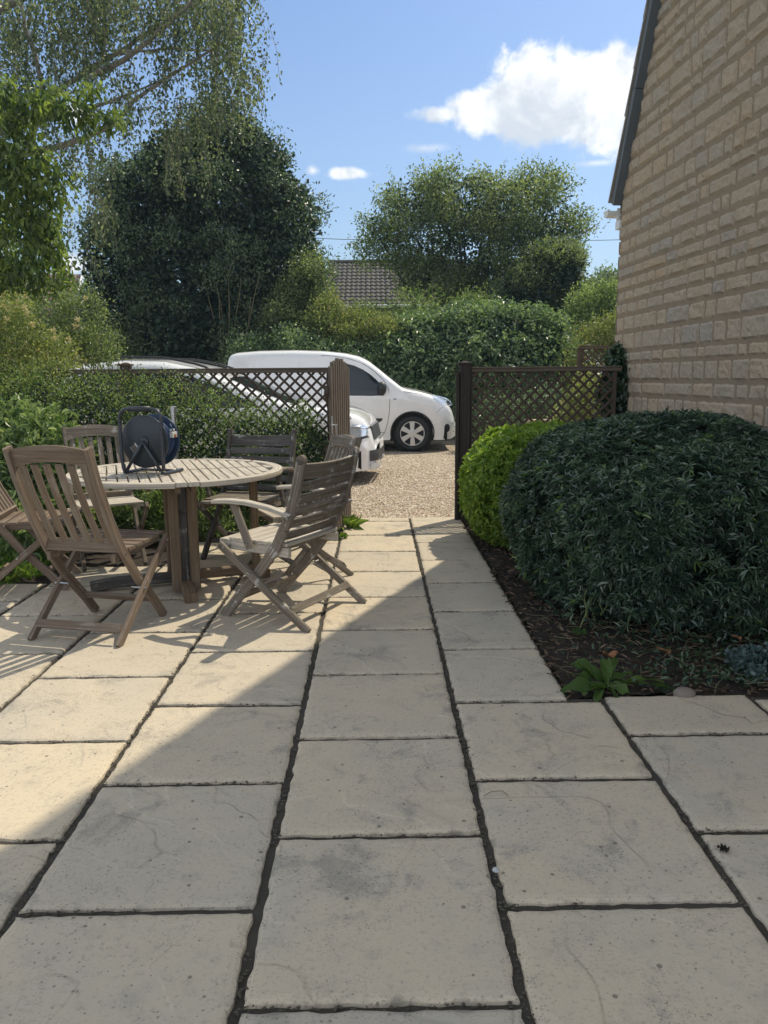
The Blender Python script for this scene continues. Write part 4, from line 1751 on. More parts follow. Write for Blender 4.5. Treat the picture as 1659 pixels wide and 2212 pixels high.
vb.seam([vp(*p) for p in [(872, 846), (890, 849), (912, 852), (930, 856)]], 'bonnet_seam', M['trim_black'], van, .0035)
vb.seam([(-2.3, .34), (-1.5, .335), (-.5, .335)], 'sill_seam', M['trim_black'], van, .004)
mx, mz = vp(825, 838)
mb = MB()
mb.disc((mx + .02, -(float(vb.hw(mx, mz)) + .115), mz), (1, 0, 0), [(-.075, .055), (-.055, .085), (.02, .085), (.06, .055), (.07, .02)], 16)
for i, v_ in enumerate(mb.v):
    mb.v[i] = Vector((v_.x, v_.y, mz + (v_.z - mz) * 1.25))
mb.tube([(mx + .02, -(float(vb.hw(mx, mz)) - .0), mz - .06), (mx + .02, -(float(vb.hw(mx, mz)) + .11), mz - .03)], .025, 8)
mb.build('wing_mirror', M['trim_black'], van, True)
mb = MB()
hx, hz = vp(709, 872)
mb.path([(hx - .05, -(float(vb.hw(hx, hz)) + .018), hz), (hx + .12, -(float(vb.hw(hx, hz)) + .018), hz)], .022, .02, (0, -1, 0))
mb.build('door_handle', M['paint_white'], van)
mb = MB()
az_ = float(vb.top(-.93))
mb.tube([(-.93, -.25, az_ + .02), (-1.12, -.25, az_ + .26)], .004, 5)
mb.build('aerial', M['trim_black'], van)
mb = MB()
for y in (-.35, .25):
    mb.tube([(-.20, y, float(vb.top(-.20)) + .035), (-.32, y + .42, float(vb.top(-.32)) + .045)], .007, 6)
mb.build('wipers', M['trim_black'], van)
mb = MB()
mb.path([(-3.305, -.78, 1.40), (-3.305, -.80, .85)], .04, .10, (0, 1, 0))
mb.build('tail_lamp', simple('tail_red', (.25, .015, .015), .2, coat=1, bmp=0), van)

suv = empty('white_car', (-.815, 10.18, -.01), rad(-5), 'white estate car with black roof rails parked behind the left trellis', 'car')
cb = Body(top=[(-3.56, .62), (-3.54, .95), (-3.42, 1.25), (-3.25, 1.43), (-2.95, 1.535), (-2.3, 1.60), (-1.75, 1.585), (-1.35, 1.50), (-1.0, 1.37), (-.55, 1.17), (-.10, 1.01), (.25, .985),
                (.50, .935), (.66, .875), (.76, .80), (.80, .73), (.825, .62), (.86, .50), (.875, .40), (.86, .30)],
          sill=[(-3.56, .36), (-3.2, .22), (.4, .20), (.6, .17), (.86, .20)],
          belt=[(-3.56, 1.0), (-1.2, .95), (-.2, .90), (.3, .80), (.86, .38)],
          plan=[(-3.56, .74), (-3.4, .84), (-3.0, .90), (-1, .915), (.0, .915), (.40, .895), (.60, .84), (.74, .74), (.82, .62), (.86, .48)],
          wheels=(0.0, -2.66), ra=.375, zc=.34, kt=.19, r=.12)
suv.scale = (1, 1, .96)
cbody = cb.mesh('body', M['paint_white'], suv)
mb = MB()
mb.box((-1.3, 0, .32), (4.0, 1.58, .26))
for wx in (0, -2.66):
    for sd in (-1, 1):
        mb.disc((wx, sd * .52, .34), (0, sd, 0), [(0, .368), (.33, .368)], 32)
mb.build('underbody', M['underbody'], suv)
for wx in (0, -2.66):
    for sd in (-1, 1):
        wheel(suv, wx, sd * .80, .335, sd, 5)
    mb = MB()
    pts = [(wx + .392 * math.cos(a), -(float(cb.hw(wx + .392 * math.cos(a), .34 + .392 * math.sin(a))) + .006), .34 + .392 * math.sin(a)) for a in np.linspace(-.35, math.pi + .35, 30)]
    mb.path(pts, .02, .05, (0, -1, 0))
    mb.build('arch_trim', M['trim_black'], suv)
for sd in (-1, 1):
    cb.patch([(-3.15, 1.02), (-3.05, 1.28), (-2.75, 1.42), (-2.1, 1.485), (-1.55, 1.47), (-1.2, 1.40), (-.85, 1.26), (-.52, 1.08), (-.50, 1.00), (-.9, .985), (-2.4, 1.0)], .004, 'window', M['glass_dark'], suv, sd, dens=.08)
    mb = MB()
    pts = []
    for t in np.linspace(0, 1, 16):
        x = -3.12 + 2.02 * t
        lift = .045 * min(1, min(t, 1 - t) / .06)
        z = float(cb.top(x))
        pts.append((x, sd * (float(cb.hw(x, z)) - .02), z + lift))
    mb.tube(pts, .016, 8)
    mb.build('roof_rail', M['trim_black'], suv, True)
    cb.patch([(.40, .66), (.60, .775), (.76, .74), (.815, .67), (.80, .60), (.70, .575), (.55, .59)], .006, 'headlight', M['lamp'], suv, sd)
cb.patch([(.56, .735), (.72, .765), (.80, .72), (.80, .70), (.68, .72)], .014, 'headlight_trim', M['chrome'], suv)
cb.patch([(.63, .60), (.76, .63), (.79, .60), (.70, .58)], .016, 'daylight_lamp', M['trim_black'], suv)
cb.screen(-.95, -.10, .60, .70, 'windscreen', M['glass_dark'], suv)
for x0, z0, x1, z1 in ((-1.35, .98, -1.33, .25), (-2.4, 1.0, -2.38, .3), (-.42, .98, -.36, .62)):
    cb.seam([(x0, z0), ((x0 + x1) / 2, (z0 + z1) / 2), (x1, z1)], 'door_seam', M['trim_black'], suv)
cb.seam([(-.05, .965), (.3, .93), (.55, .88), (.74, .79)], 'bonnet_seam', M['trim_black'], suv, .004)
# the nose: grille, lower intake and silver skirt wrap round the front on the outside of the body


def nose(z0, z1, y0, y1, off, name, mat, n=16, m=4):
    """patch on the front end between heights z0..z1 and half widths y0..y1"""
    Vn = []
    for i in range(m + 1):
        z = z0 + (z1 - z0) * i / m
        for j in range(n + 1):
            y = y0 + (y1 - y0) * j / n
            # find foremost x whose half width is >= |y| and whose top is >= z
            xs = np.linspace(.2, .875, 136)
            ok = (cb.hw(xs, np.full_like(xs, z)) >= abs(y)) & (cb.top(xs) >= z)
            x = xs[ok].max() if ok.any() else .5
            Vn.append((x + off, y * (1 + off * .8), z))
    i = (np.arange(n)[None, :] + (np.arange(m) * (n + 1))[:, None]).ravel()
    F_ = np.stack([i, i + 1, i + n + 2, i + n + 1], 1)
    return npmesh(name, np.array(Vn), F_, mat, suv, smooth=True)


nose(.56, .73, -.50, .50, .012, 'grille', M['trim_black'])
nose(.73, .752, -.52, .52, .016, 'grille_bar', M['chrome'])
nose(.29, .43, -.66, .66, .010, 'lower_intake', M['trim_black'])
nose(.185, .265, -.66, .66, .024, 'bumper_skirt', M['lamp'])
mb = MB()
for i in range(6):
    z = .285 + i * .026
    mb.tube([(.40 + .0, -.0, z), (.41, 0, z)], .001, 3)
mb.v, mb.f, mb.uv, mb.mi = [], [], [], []
mb.box((.887, 0, .47), (.012, .50, .11))
mb.build('number_plate', M['white_plastic'], suv)
# partial lettering on the bonnet flank
fc_ = bpy.data.curves.new('lettering', 'FONT')
fc_.body = 'AN'
fc_.size = .085
fc_.extrude = .002
ft_ = bpy.data.objects.new('lettering', fc_)
COL.objects.link(ft_)
bpy.context.view_layer.update()
lm = bpy.data.meshes.new_from_object(ft_.evaluated_get(bpy.context.evaluated_depsgraph_get()))
bpy.data.objects.remove(ft_)
lm.materials.clear()
lm.materials.append(M['trim_black'])
fo = bpy.data.objects.new('lettering', lm)
COL.objects.link(fo)
fo.parent = suv
fo.location = (.47, -(float(cb.hw(.5, .86)) + .006), .835)
fo.rotation_euler = (rad(78), 0, rad(10))

# ------------------------------------------------------------------ far houses, wall, cable
far = empty('far_house', (0, 0, 0), 0, 'low house with dark ribbed tile roof behind the far hedge', 'house')
xa, xb = W(703, 560, 27).x, W(1010, 560, 27).x
e_ = Vector((0, 26, W(703, 660, 26).z))
r_ = Vector((0, 29.2, W(703, 563, 29.2).z - .1))
nu, nv = int((xb - xa) / .045), 120
u = np.linspace(0, 1, nu + 1)
vv_ = np.linspace(0, 1, nv + 1)
U, Vv = np.meshgrid(u, vv_)
L_ = (r_ - e_).length
s_ = Vv * L_
rowf = (s_ / .30) % 1.0
xw = xa + U * (xb - xa)
hgt = .045 * np.abs(np.sin(xw * math.pi / .17)) ** .7 + .035 * (1 - rowf)
nrm = Vector((0, -(r_.z - e_.z), (r_.y - e_.y))).normalized()
X = xw
Yy = e_.y + Vv * (r_.y - e_.y) + nrm.y * hgt
Zz = e_.z + Vv * (r_.z - e_.z) + nrm.z * hgt
V = np.stack([X, Yy, Zz], -1).reshape(-1, 3)
i = (np.arange(nu)[None, :] + (np.arange(nv) * (nu + 1))[:, None]).ravel()
npmesh('roof', V, np.stack([i, i + 1, i + nu + 2, i + nu + 1], 1), M['roof_tile'], far)
mb = MB()
mb.tube([(xa - .05, r_.y + .02, r_.z + .03), (xb, r_.y + .02, r_.z + .03)], .10, 10)
mb.build('ridge', M['roof_tile'], far)
mb = MB()
mb.box(((xa + xb) / 2, 29.35, e_.z / 2 - .1), (xb - xa - .3, 5.9, e_.z))
mb.prism([(xa + .15, 26.35, e_.z - .1), (xa + .15, 32.3, e_.z - .1), (xa + .15, 29.25, r_.z - .12)], (0, 0, 0), (xb - xa - .3, 0, 0))
mb.build('wall', M['render_wall'], far)
mb = MB()
mb.tube([(xa - .05, 25.93, e_.z - .04), (xb, 25.93, e_.z - .04)], .06, 8)
mb.build('gutter', M['gutter'], far)
for wx in (xa + .9, xa + 2.9):
    mb = MB()
    mb.box((wx, 26.28, 2.6), (1.1, .06, 1.0))
    wfr = mb.build('window', M['white_plastic'], far)
    mb = MB()
    mb.box((wx, 26.24, 2.6), (1.0, .02, .9))
    mb.build('pane', M['glass_dark'], wfr)
lh = empty('cottage', (0, 0, 0), 0, 'red-brown tiled cottage roof glimpsed through the leaves at the far left', 'house')
a_ = W(40, 590, 27)
mb = MB()
nrow = 14
for rrow in range(nrow):
    z = 2.6 + rrow * .17
    y = 25.2 + rrow * .2
    mb.path([(a_.x - 3, y, z), (a_.x + 2.2 - rrow * .03, y, z)], .24, .035, (0, -.7, 1))
mb.build('roof', M['roof_red'], lh)
mb = MB()
mb.box((a_.x - .5, 28, 1.3), (5.2, 5.2, 2.7))
mb.build('wall', M['render_wall'], lh)
mb = MB()
mb.path([(a_.x + 2.25, 25.1, 2.55), (a_.x + 1.85, 28.0, 5.1)], .14, .05, (1, 0, 0))
mb.build('bargeboard', M['gutter'], lh)

mb = MB()
x = 2.45
mb.v = []
for row in range(5):
    xx = 2.5 + (row % 2) * .12
    while xx < 6.2:
        L = rnd(.18, .34)
        mb.box((xx + L / 2, 12.9 + rnd(-.012, .012), .06 + row * .115), (L - .012, .22, .105))
        xx += L
o = mb.build('low_stone_wall', M['stone'])
tag(o, 'low stone garden wall seen through the right trellis', 'wall')
mb = MB()
cpts = [W(x, y, 30) for x, y in ((-500, 430), (150, 481), (430, 500), (735, 517), (1000, 521), (1300, 519), (1700, 508), (2200, 470))]
mb.tube(cpts, .011, 5)
tag(mb.build('overhead_cable', M['cable_black']), 'thin overhead cable crossing the sky behind the trees', 'cable')

# ------------------------------------------------------------------ planting


def B(px, py, Y, rx, ry, dep=None):
    c = W(px, py, Y)
    return (c.x, Y, c.z, rx * Y / CF, ry * Y / CF, (dep or rx * Y / CF)) if False else (c.x, Y, c.z, rx * Y / CF, dep or rx * Y / CF, ry * Y / CF)


def tree(name, loc, label, cat, group=None):
    return empty(name, loc, 0, label, cat, group)


def stems(name, parent, base, tops, r0, mat, wob=.15, seg=7, sub=0):
    mb = MB()
    for t in tops:
        pts = limb(mb, base + Vector((rnd(-.1, .1), rnd(-.1, .1), 0)), t, r0 * rnd(.7, 1.1), r0 * .22, wob, 7, seg)
        for _ in range(sub):
            i = random.randint(2, 5)
            d = (t - base).length * .35
            limb(mb, pts[i], pts[i] + Vector((rnd(-1, 1), rnd(-1, 1), rnd(.2, 1))).normalized() * d, r0 * .3, r0 * .06, .2, 4, 5)
    return mb.build(name, mat, parent, True)


# the dark evergreen behind the cars
T = tree('evergreen_tree', (0, 0, 0), 'big dark glossy evergreen tree behind the parked cars', 'tree')
Y = 18.2
db = [B(485, 298, Y, 62, 76), B(405, 375, Y, 105, 90), B(553, 378, Y, 72, 86), B(330, 450, Y, 115, 100), B(500, 470, Y, 140, 120), B(606, 480, Y, 76, 92),
      B(265, 560, Y, 88, 105), B(420, 600, Y, 165, 120), B(605, 595, Y, 95, 95), B(265, 690, Y, 90, 85), B(430, 725, Y, 175, 85), B(610, 700, Y, 100, 85)]
foliage('crown', subblobs(db, 170, .28, .52, .85), 12500, 7, .085, .088, .044, M['l_holly'], T, shell=.8, thick=.3, rndn=.8, upb=.2, cl=.06, fr=8)
foliage('inner_foliage', [tuple(b[:3]) + (b[3] * .84, b[4] * .84, b[5] * .86) for b in db], 9000, 4, .10, .16, .10, M['l_inner_shade'], T, shell=.8, rndn=.9)
stems('trunk', T, Vector((W(430, 900, Y).x, Y, 0)), [Vector(b[:3]) for b in db[:9]], .14, M['bark'], .12, 8)
stems('shoots', T, Vector((W(500, 900, 17).x, 16.9, .8)), [W(x, y, 16.8) for x, y in ((430, 580), (460, 610), (500, 560), (520, 600), (560, 590), (535, 640), (480, 650))], .022, M['twig'], .10, 5)

# weeping birch on the left
T = tree('weeping_birch', (0, 0, 0), 'tall weeping birch with hanging leafy strands at the upper left', 'tree')
Yb = 13.2
base = Vector((W(-140, 800, Yb).x, Yb, 0))
mb = MB()
tr = [base, W(-135, 640, Yb), W(-120, 450, Yb), W(-90, 260, Yb + .3), W(-60, 60, Yb + .3), W(-20, -160, Yb), W(20, -420, Yb)]
mb.tube(tr, .2, 10, True, [.20, .17, .15, .13, .11, .08, .04])
mb.build('trunk', M['bark_pale'], T, True)
mb = MB()


def limbpx(pts, r0, r1, Y0=Yb, Y1=None):
    Y1 = Y1 or Y0
    n = len(pts)
    P_ = [W(x, y, Y0 + (Y1 - Y0) * i / (n - 1)) for i, (x, y) in enumerate(pts)]
    Q = []
    for i in range(n - 1):
        for j in range(3):
            Q.append(P_[i].lerp(P_[i + 1], j / 3) + Vector((rnd(-.02, .02), 0, rnd(-.02, .02))))
    Q.append(P_[-1])
    mb.tube(Q, r0, 7, True, [r0 + (r1 - r0) * i / (len(Q) - 1) for i in range(len(Q))])


limbpx([(-125, 400), (0, 350), (115, 318), (180, 298), (245, 268), (290, 215), (340, 185), (420, 130), (520, 70)], .060, .016)
limbpx([(-110, 420), (-20, 360), (60, 320), (90, 230), (130, 190), (180, 160), (280, 100), (350, 50), (430, 0), (520, -70)], .070, .018, Yb, Yb + .8)
limbpx([(100, 215), (75, 120), (50, 40), (30, -100)], .045, .02)
limbpx([(200, 165), (270, 130), (350, 60), (400, 20), (440, -40)], .05, .02, Yb, Yb - .8)
limbpx([(260, 115), (350, 105), (440, 108), (520, 115)], .025, .01)
limbpx([(150, 250), (240, 220), (310, 190), (380, 150)], .03, .01, Yb, Yb + .6)
limbpx([(-60, 60), (100, -40), (280, -140), (420, -180)], .07, .02)
for (x, y) in ((130, 350), (160, 300), (250, 265), (280, 240), (210, 330), (300, 300)):
    pass
mb.build('limbs', M['bark_pale'], T, True)
reg = [(90, -30, 190, 130, 330, .6, 1.7), (70, 130, 140, 100, 210, .5, 1.2), (300, -40, 180, 90, 230, .6, 1.5), (490, -10, 66, 60, 120, .8, 1.7), (430, 150, 120, 66, 90, .5, 1.1),
       (510, 120, 40, 66, 55, .6, 1.3), (245, 190, 120, 50, 90, .35, .9), (200, 300, 80, 26, 45, .35, .95), (305, 262, 55, 30, 26, .3, .7), (395, 255, 52, 46, 55, .6, 1.35),
       (475, 225, 56, 40, 45, .4, .9), (40, 290, 110, 90, 110, .5, 1.2), (40, 500, 110, 110, 120, .5, 1.1), (215, 440, 24, 60, 26, .4, .8), (212, 520, 20, 80, 24, .3, .7), (140, 20, 250, 90, 120, .5, 1.0),
       (330, 20, 120, 40, 60, .5, .9)]
Ps, Ds = [], []
mbs = MB()
for (cx, cy, rx, ry, cnt, l0, l1) in reg:
    for _ in range(int(cnt / 5.2)):
        a = rnd(0, 2 * math.pi)
        rr = math.sqrt(rnd(0, 1))
        st0 = W(cx + rx * rr * math.cos(a), cy + ry * rr * math.sin(a), Yb + rnd(-1.3, 1.3))
        Lc = rnd(l0, l1)
        sw = Vector((rnd(-.25, .25), rnd(-.2, .2), 0))
        for _k in range(random.randint(4, 8)):
            st = st0 + Vector((rnd(-.16, .16), rnd(-.16, .16), rnd(-.14, .14)))
            L = Lc * rnd(.35, 1)
            n = max(5, int(L / .036))
            dx, dy = sw.x + rnd(-.12, .12), sw.y + rnd(-.12, .12)
            t = np.linspace(0, 1, n)
            ph = rnd(0, 6)
            P = np.stack([st.x + dx * L * t ** .6 + .035 * np.sin(t * 5 + ph), st.y + dy * L * t, st.z - L * t ** 1.15 + .05 * (1 - t) ** 3], 1)
            if random.random() < .25:
                mbs.tube([P[0], P[n // 3], P[2 * n // 3], P[-1]], .0035, 3, False)
            D = R_.normal(size=(n, 3)) * .8 + [0, 0, -.7]
            keep = R_.rand(n) < .92
            Ps.append((P + R_.normal(size=P.shape) * .032)[keep])
            Ds.append(D[keep])
P = np.concatenate(Ps)
D = np.concatenate(Ds)
leaves('crown', P, D, .062 * R_.uniform(.6, 1.2, len(P)), .042, M['l_birch'], T, 'tri', .25)
mbs.build('twigs', M['twig'], T)['kind'] = 'stuff'

# nearer broad-leaved tree at the left edge
T = tree('cherry_tree', (0, 0, 0), 'broad-leaved bright green tree reaching in from the left edge', 'tree')
Yc = 8.7
cbl = [B(-10, 250, Yc, 70, 55), B(60, 225, Yc, 70, 30, .3), B(150, 205, Yc, 70, 26, .25), B(215, 245, Yc, 38, 16, .2), B(120, 250, Yc, 60, 24, .3), B(20, 330, Yc, 90, 50), B(90, 380, Yc, 55, 55, .4),
       B(10, 430, Yc, 80, 70), B(90, 455, Yc, 45, 55, .4), B(20, 540, Yc, 90, 60), B(95, 560, Yc, 50, 45, .4), B(60, 615, Yc, 80, 38, .4), B(-90, 450, Yc, 90, 190, .7)]
foliage('crown', subblobs(cbl, 60, .10, .20, .75), 1050, 6, .05, .085, .044, M['l_cherry'], T, 'oval', shell=.6, rndn=.8, upb=-.5, droop=.4, thick=.5)
mb = MB()
mb.tube([W(-190, 900, Yc), W(-180, 700, Yc), W(-150, 420, Yc), W(-120, 200, Yc)], .09, 9, True, [.10, .09, .07, .04])
mb.build('trunk', M['bark'], T, True)
mb = MB()
limbpx([(-150, 330), (-40, 290), (60, 240), (150, 215), (235, 250)], .022, .005, Yc)
limbpx([(-160, 440), (-60, 400), (40, 370), (110, 380)], .022, .005, Yc)
limbpx([(-170, 560), (-70, 540), (30, 560), (100, 600)], .022, .005, Yc)
limbpx([(-160, 480), (-60, 470), (40, 450), (100, 470)], .018, .004, Yc)
mb.build('limbs', M['bark'], T, True)

# multi-stemmed tree on the right
T = tree('garden_tree', (0, 0, 0), 'spreading multi-stemmed green tree right of the far tiled roof', 'tree')
Y = 22
tb = [B(1000, 440, Y, 110, 62), B(905, 435, Y, 75, 45), B(850, 500, Y, 62, 40), B(812, 470, Y, 34, 22), B(812, 545, Y, 34, 20), B(930, 490, Y, 100, 70), B(1080, 460, Y, 110, 75), B(1165, 440, Y, 66, 62), B(1175, 385, Y, 24, 30),
      B(1205, 490, Y, 62, 42), B(1000, 540, Y, 115, 66), B(890, 565, Y, 66, 34), B(1110, 550, Y, 105, 70), B(1195, 530, Y, 50, 50), B(1085, 618, Y, 95, 50), B(965, 615, Y, 88, 40), B(885, 612, Y, 48, 30), B(960, 395, Y, 70, 28), B(1080, 400, Y, 70, 26)]
foliage('crown', subblobs(tb, 135, .26, .58, .62), 7000, 8, .12, .10, .048, M['l_tree'], T, shell=.6, thick=.5, rndn=.8, upb=.1, cl=.08, fr=6.0)
foliage('inner_foliage', [tuple(b[:3]) + (b[3] * .8, b[4] * .8, b[5] * .7) for b in tb if b[5] > .5], 900, 5, .16, .14, .08, M['l_inner_shade'], T, shell=.6)
sb = Vector((W(1010, 900, Y).x, Y, 0))
stems('trunk', T, sb, [W(x, y, Y) for x, y in ((900, 520), (935, 480), (985, 420), (1040, 430), (1075, 450), (1110, 480), (1170, 450), (1000, 500), (850, 520), (1060, 520))], .10, M['bark'], .12, 7, 2)
# shoots sticking out of the crown
sp_ = []
for _ in range(46):
    a = rnd(math.pi * .95, math.pi * 2.05)
    c = (1010 + 205 * math.cos(a), 500 + 118 * math.sin(a))
    sp_.append((W(c[0], c[1], Y + rnd(-1, 1)), Vector((math.cos(a) * .8 + rnd(-.3, .3), rnd(-.3, .3), abs(math.sin(a)) + rnd(0, .5))).normalized() * rnd(.3, .75)))
P = np.concatenate([np.array([list(a + b * t + Vector((rnd(-.06, .06), rnd(-.06, .06), rnd(-.06, .06)))) for t in np.linspace(0, 1, 22)]) for a, b in sp_])
leaves('crown_shoots', P, R_.normal(size=P.shape) + [0, 0, .2], .08, .036, M['l_tree'], T)

T = tree('round_shrub_tree', (0, 0, 0), 'dense dark rounded evergreen at the right end behind the clipped hedge', 'tree')
Y = 20
rb = [B(1190, 590, Y, 66, 58), B(1150, 640, Y, 60, 55), B(1215, 650, Y, 48, 62), B(1180, 720, Y, 80, 60)]
foliage('crown', subblobs(rb, 45, .2, .42, .8), 4200, 7, .08, .08, .042, M['l_tree'], T, shell=.8, thick=.3, rndn=.8, cl=.05, fr=7)
foliage('inner_foliage', [tuple(b[:3]) + (b[3] * .85, b[4] * .85, b[5] * .85) for b in rb], 1800, 4, .1, .15, .09, M['l_inner_shade'], T)
stems('trunk', T, Vector((W(1185, 900, Y).x, Y, 0)), [Vector(b[:3]) for b in rb], .08, M['bark'], .1)


def shrub(name, blobs, label, cat, mat, ntw, per, spread, L, Wd, group=None, shape='tri', twigs=True, trunk_mat='twig', sub=13, **kw):
    T = tree(name, (0, 0, 0), label, cat, group)
    rm = sum((b[3] + b[5]) / 2 for b in blobs) / len(blobs)
    bl = subblobs(blobs, sub * len(blobs), rm * .24, rm * .46, .8) if sub else blobs
    foliage('foliage', bl, ntw, per, spread, L, Wd, M[mat], T, shape, **kw)
    if twigs:
        c = Vector(blobs[0][:3])
        stems('stems', T, Vector((c.x, c.y, -.03)), [Vector(b[:3]) + Vector((rnd(-.5, .5) * b[3], rnd(-.3, .3) * b[4], b[5] * rnd(.1, .5))) for b in blobs for _ in range(2)], .02, M[trunk_mat], .15, 5)
    return T


# clipped hedge and its neighbours beyond the drive
T = tree('clipped_hedge', (0, 0, 0), 'long clipped glossy green hedge with rounded top behind the van bonnet', 'hedge')
Y = 17.3
hb = [B(1060, 812, Y, 185, 146, 1.5), B(940, 825, Y, 150, 136, 1.45), B(830, 845, Y, 120, 112, 1.4)]
foliage('foliage', hb, 7600, 7, .07, .125, .054, M['l_laurel'], T, shell=.9, power=2.6, rndn=.65, upb=-.15, droop=.2, thick=.14, cl=.09, fr=8)
foliage('inner_foliage', [tuple(b[:3]) + (b[3] * .9, b[4] * .85, b[5] * .92) for b in hb], 2600, 5, .07, .15, .09, M['l_inner_shade'], T, shell=.9, power=2.6, rndn=.9)
stems('stems', T, Vector((W(1000, 900, Y).x, Y, 0)), [Vector(b[:3]) for b in hb], .03, M['bark'], .1)
shrub('leafy_shrub', [B(662, 640, 17.2, 44, 78), B(625, 700, 17.0, 50, 60), B(690, 680, 17.2, 30, 40)], 'light green shrub against the right flank of the big evergreen', 'shrub', 'l_tree', 2600, 7, .09, .07, .036, cl=.1)
shrub('mixed_shrub', [B(640, 765, 16.7, 90, 50), B(750, 785, 16.7, 90, 45), B(560, 780, 16.7, 70, 45)], 'dark green low shrubs directly behind the roof of the van', 'shrub', 'l_laurel', 2600, 7, .08, .08, .04, cl=.08)
shrub('yellowing_shrub', [B(712, 700, 16.9, 52, 42), B(768, 722, 16.9, 56, 40), B(822, 716, 16.9, 40, 30)],
      'yellow-green shrub with reddish tips between evergreen tree and clipped hedge', 'shrub', 'l_yellow', 3400, 7, .09, .07, .034, rndn=.9)
shrub('buddleia', [B(890, 672, 19.2, 62, 40), B(840, 690, 19.2, 40, 30), B(915, 650, 19.2, 40, 22)], 'loose pale green shrub growing up before the tiled roof', 'shrub', 'l_shrub', 230, 9, .13, .11, .03, rndn=1.0, upb=.4, cl=.15, fr=7)
shrub('buddleia', [B(1020, 672, 19, 48, 26), B(1025, 648, 19, 18, 16)], 'small loose shrub top poking above the middle of the clipped hedge', 'shrub', 'l_shrub', 160, 9, .12, .11, .03, rndn=1.0, upb=.5)
shrub('buddleia', [B(785, 680, 19, 24, 26)], 'small dark upright shrub before the eaves of the tiled house', 'shrub', 'l_tree', 110, 9, .12, .10, .03, rndn=1.0, upb=.5)
shrub('leafy_shrub', [B(1292, 672, 18.5, 52, 58), B(1262, 690, 18.3, 30, 45), B(1330, 680, 18.5, 50, 70)], 'pale green shrub between the round evergreen and the stone house', 'shrub', 'l_shrub', 1500, 7, .10, .085, .04)
shrub('leafy_shrub', [B(1285, 730, 15.6, 48, 32), B(1335, 715, 15.6, 46, 44), B(1290, 800, 15.6, 60, 60)], 'low sunlit yellow-green shrub above the distant trellis panel', 'shrub', 'l_yellow', 1300, 7, .08, .065, .035)
T = tree('distant_tree', (0, 0, 0), 'small distant dark tree top beside the stone house wall', 'tree')
foliage('crown', [B(1308, 612, 42, 26, 18), B(1335, 622, 42, 26, 22), B(1290, 628, 42, 16, 14)], 500, 8, .25, .17, .11, M['l_tree'], T)
stems('trunk', T, Vector((W(1310, 800, 42).x, 42, 0)), [W(1308, 612, 42), W(1330, 618, 42)], .2, M['bark'])
shrub('sunlit_shrub', [B(1270, 850, 10.6, 36, 42, .35), B(1240, 895, 10.6, 30, 36, .3), B(1300, 900, 10.6, 26, 36, .3)], 'bright yellow-green shrub seen through the right trellis lattice', 'shrub', 'l_yellow', 380, 6, .06, .06, .036)
shrub('dark_shrub', [B(1090, 900, 13.6, 70, 36, .4), B(1180, 890, 13.6, 60, 44, .4), B(1030, 915, 13.6, 40, 24, .3)], 'dark low shrubs behind the low stone wall through the trellis', 'shrub', 'l_holly', 900, 7, .07, .06, .03)
# background planting left of the evergreen
shrub('background_shrub', [B(60, 740, 16.8, 130, 80), B(200, 740, 16.8, 90, 75), B(-120, 720, 16.8, 140, 110)], 'shady green shrub behind the parked car at the far left', 'shrub', 'l_tree', 2600, 7, .10, .08, .038)
shrub('background_shrub', [B(-60, 660, 20.5, 130, 90), B(30, 690, 20.5, 70, 45), B(170, 655, 20.5, 40, 55)], 'taller green shrub below the red-brown cottage roof', 'shrub', 'l_shrub', 1800, 7, .12, .09, .045)
shrub('mixed_shrub', [B(170, 690, 8.3, 48, 62, .3), B(215, 745, 8.3, 42, 40, .28), B(140, 750, 8.3, 50, 42, .3)], 'mid-green loose shrub above the trellis beside the honeysuckle', 'shrub', 'l_tree', 700, 7, .05, .040, .022)

T = shrub('honeysuckle', [B(35, 720, 7.35, 92, 72, .42), B(110, 765, 7.3, 58, 42, .3), B(-60, 740, 7.3, 90, 110, .5), B(20, 800, 7.2, 90, 60, .4), B(70, 850, 6.9, 70, 70, .35), B(-40, 880, 6.9, 80, 90, .4)],
          'flowering honeysuckle with cream blooms at the left end of the trellis', 'climber', 'l_yellow', 3000, 7, .04, .036, .021, rndn=.9)
for fx, fy in ((11, 662), (58, 678), (118, 792 - 60), (163, 706), (167, 692), (150, 733), (15, 690), (185, 628 + 20), (97, 800), (95, 865), (52, 665), (70, 700), (30, 755), (115, 715), (24, 775), (58, 745)):
    c = W(fx, fy, 6.95)
    n = 26
    P = np.array(c)[None, :] + R_.normal(size=(n, 3)) * .008
    leaves('flower', P, R_.normal(size=(n, 3)) + [0, -.3, .6], .032, .010, M['flower'], T)

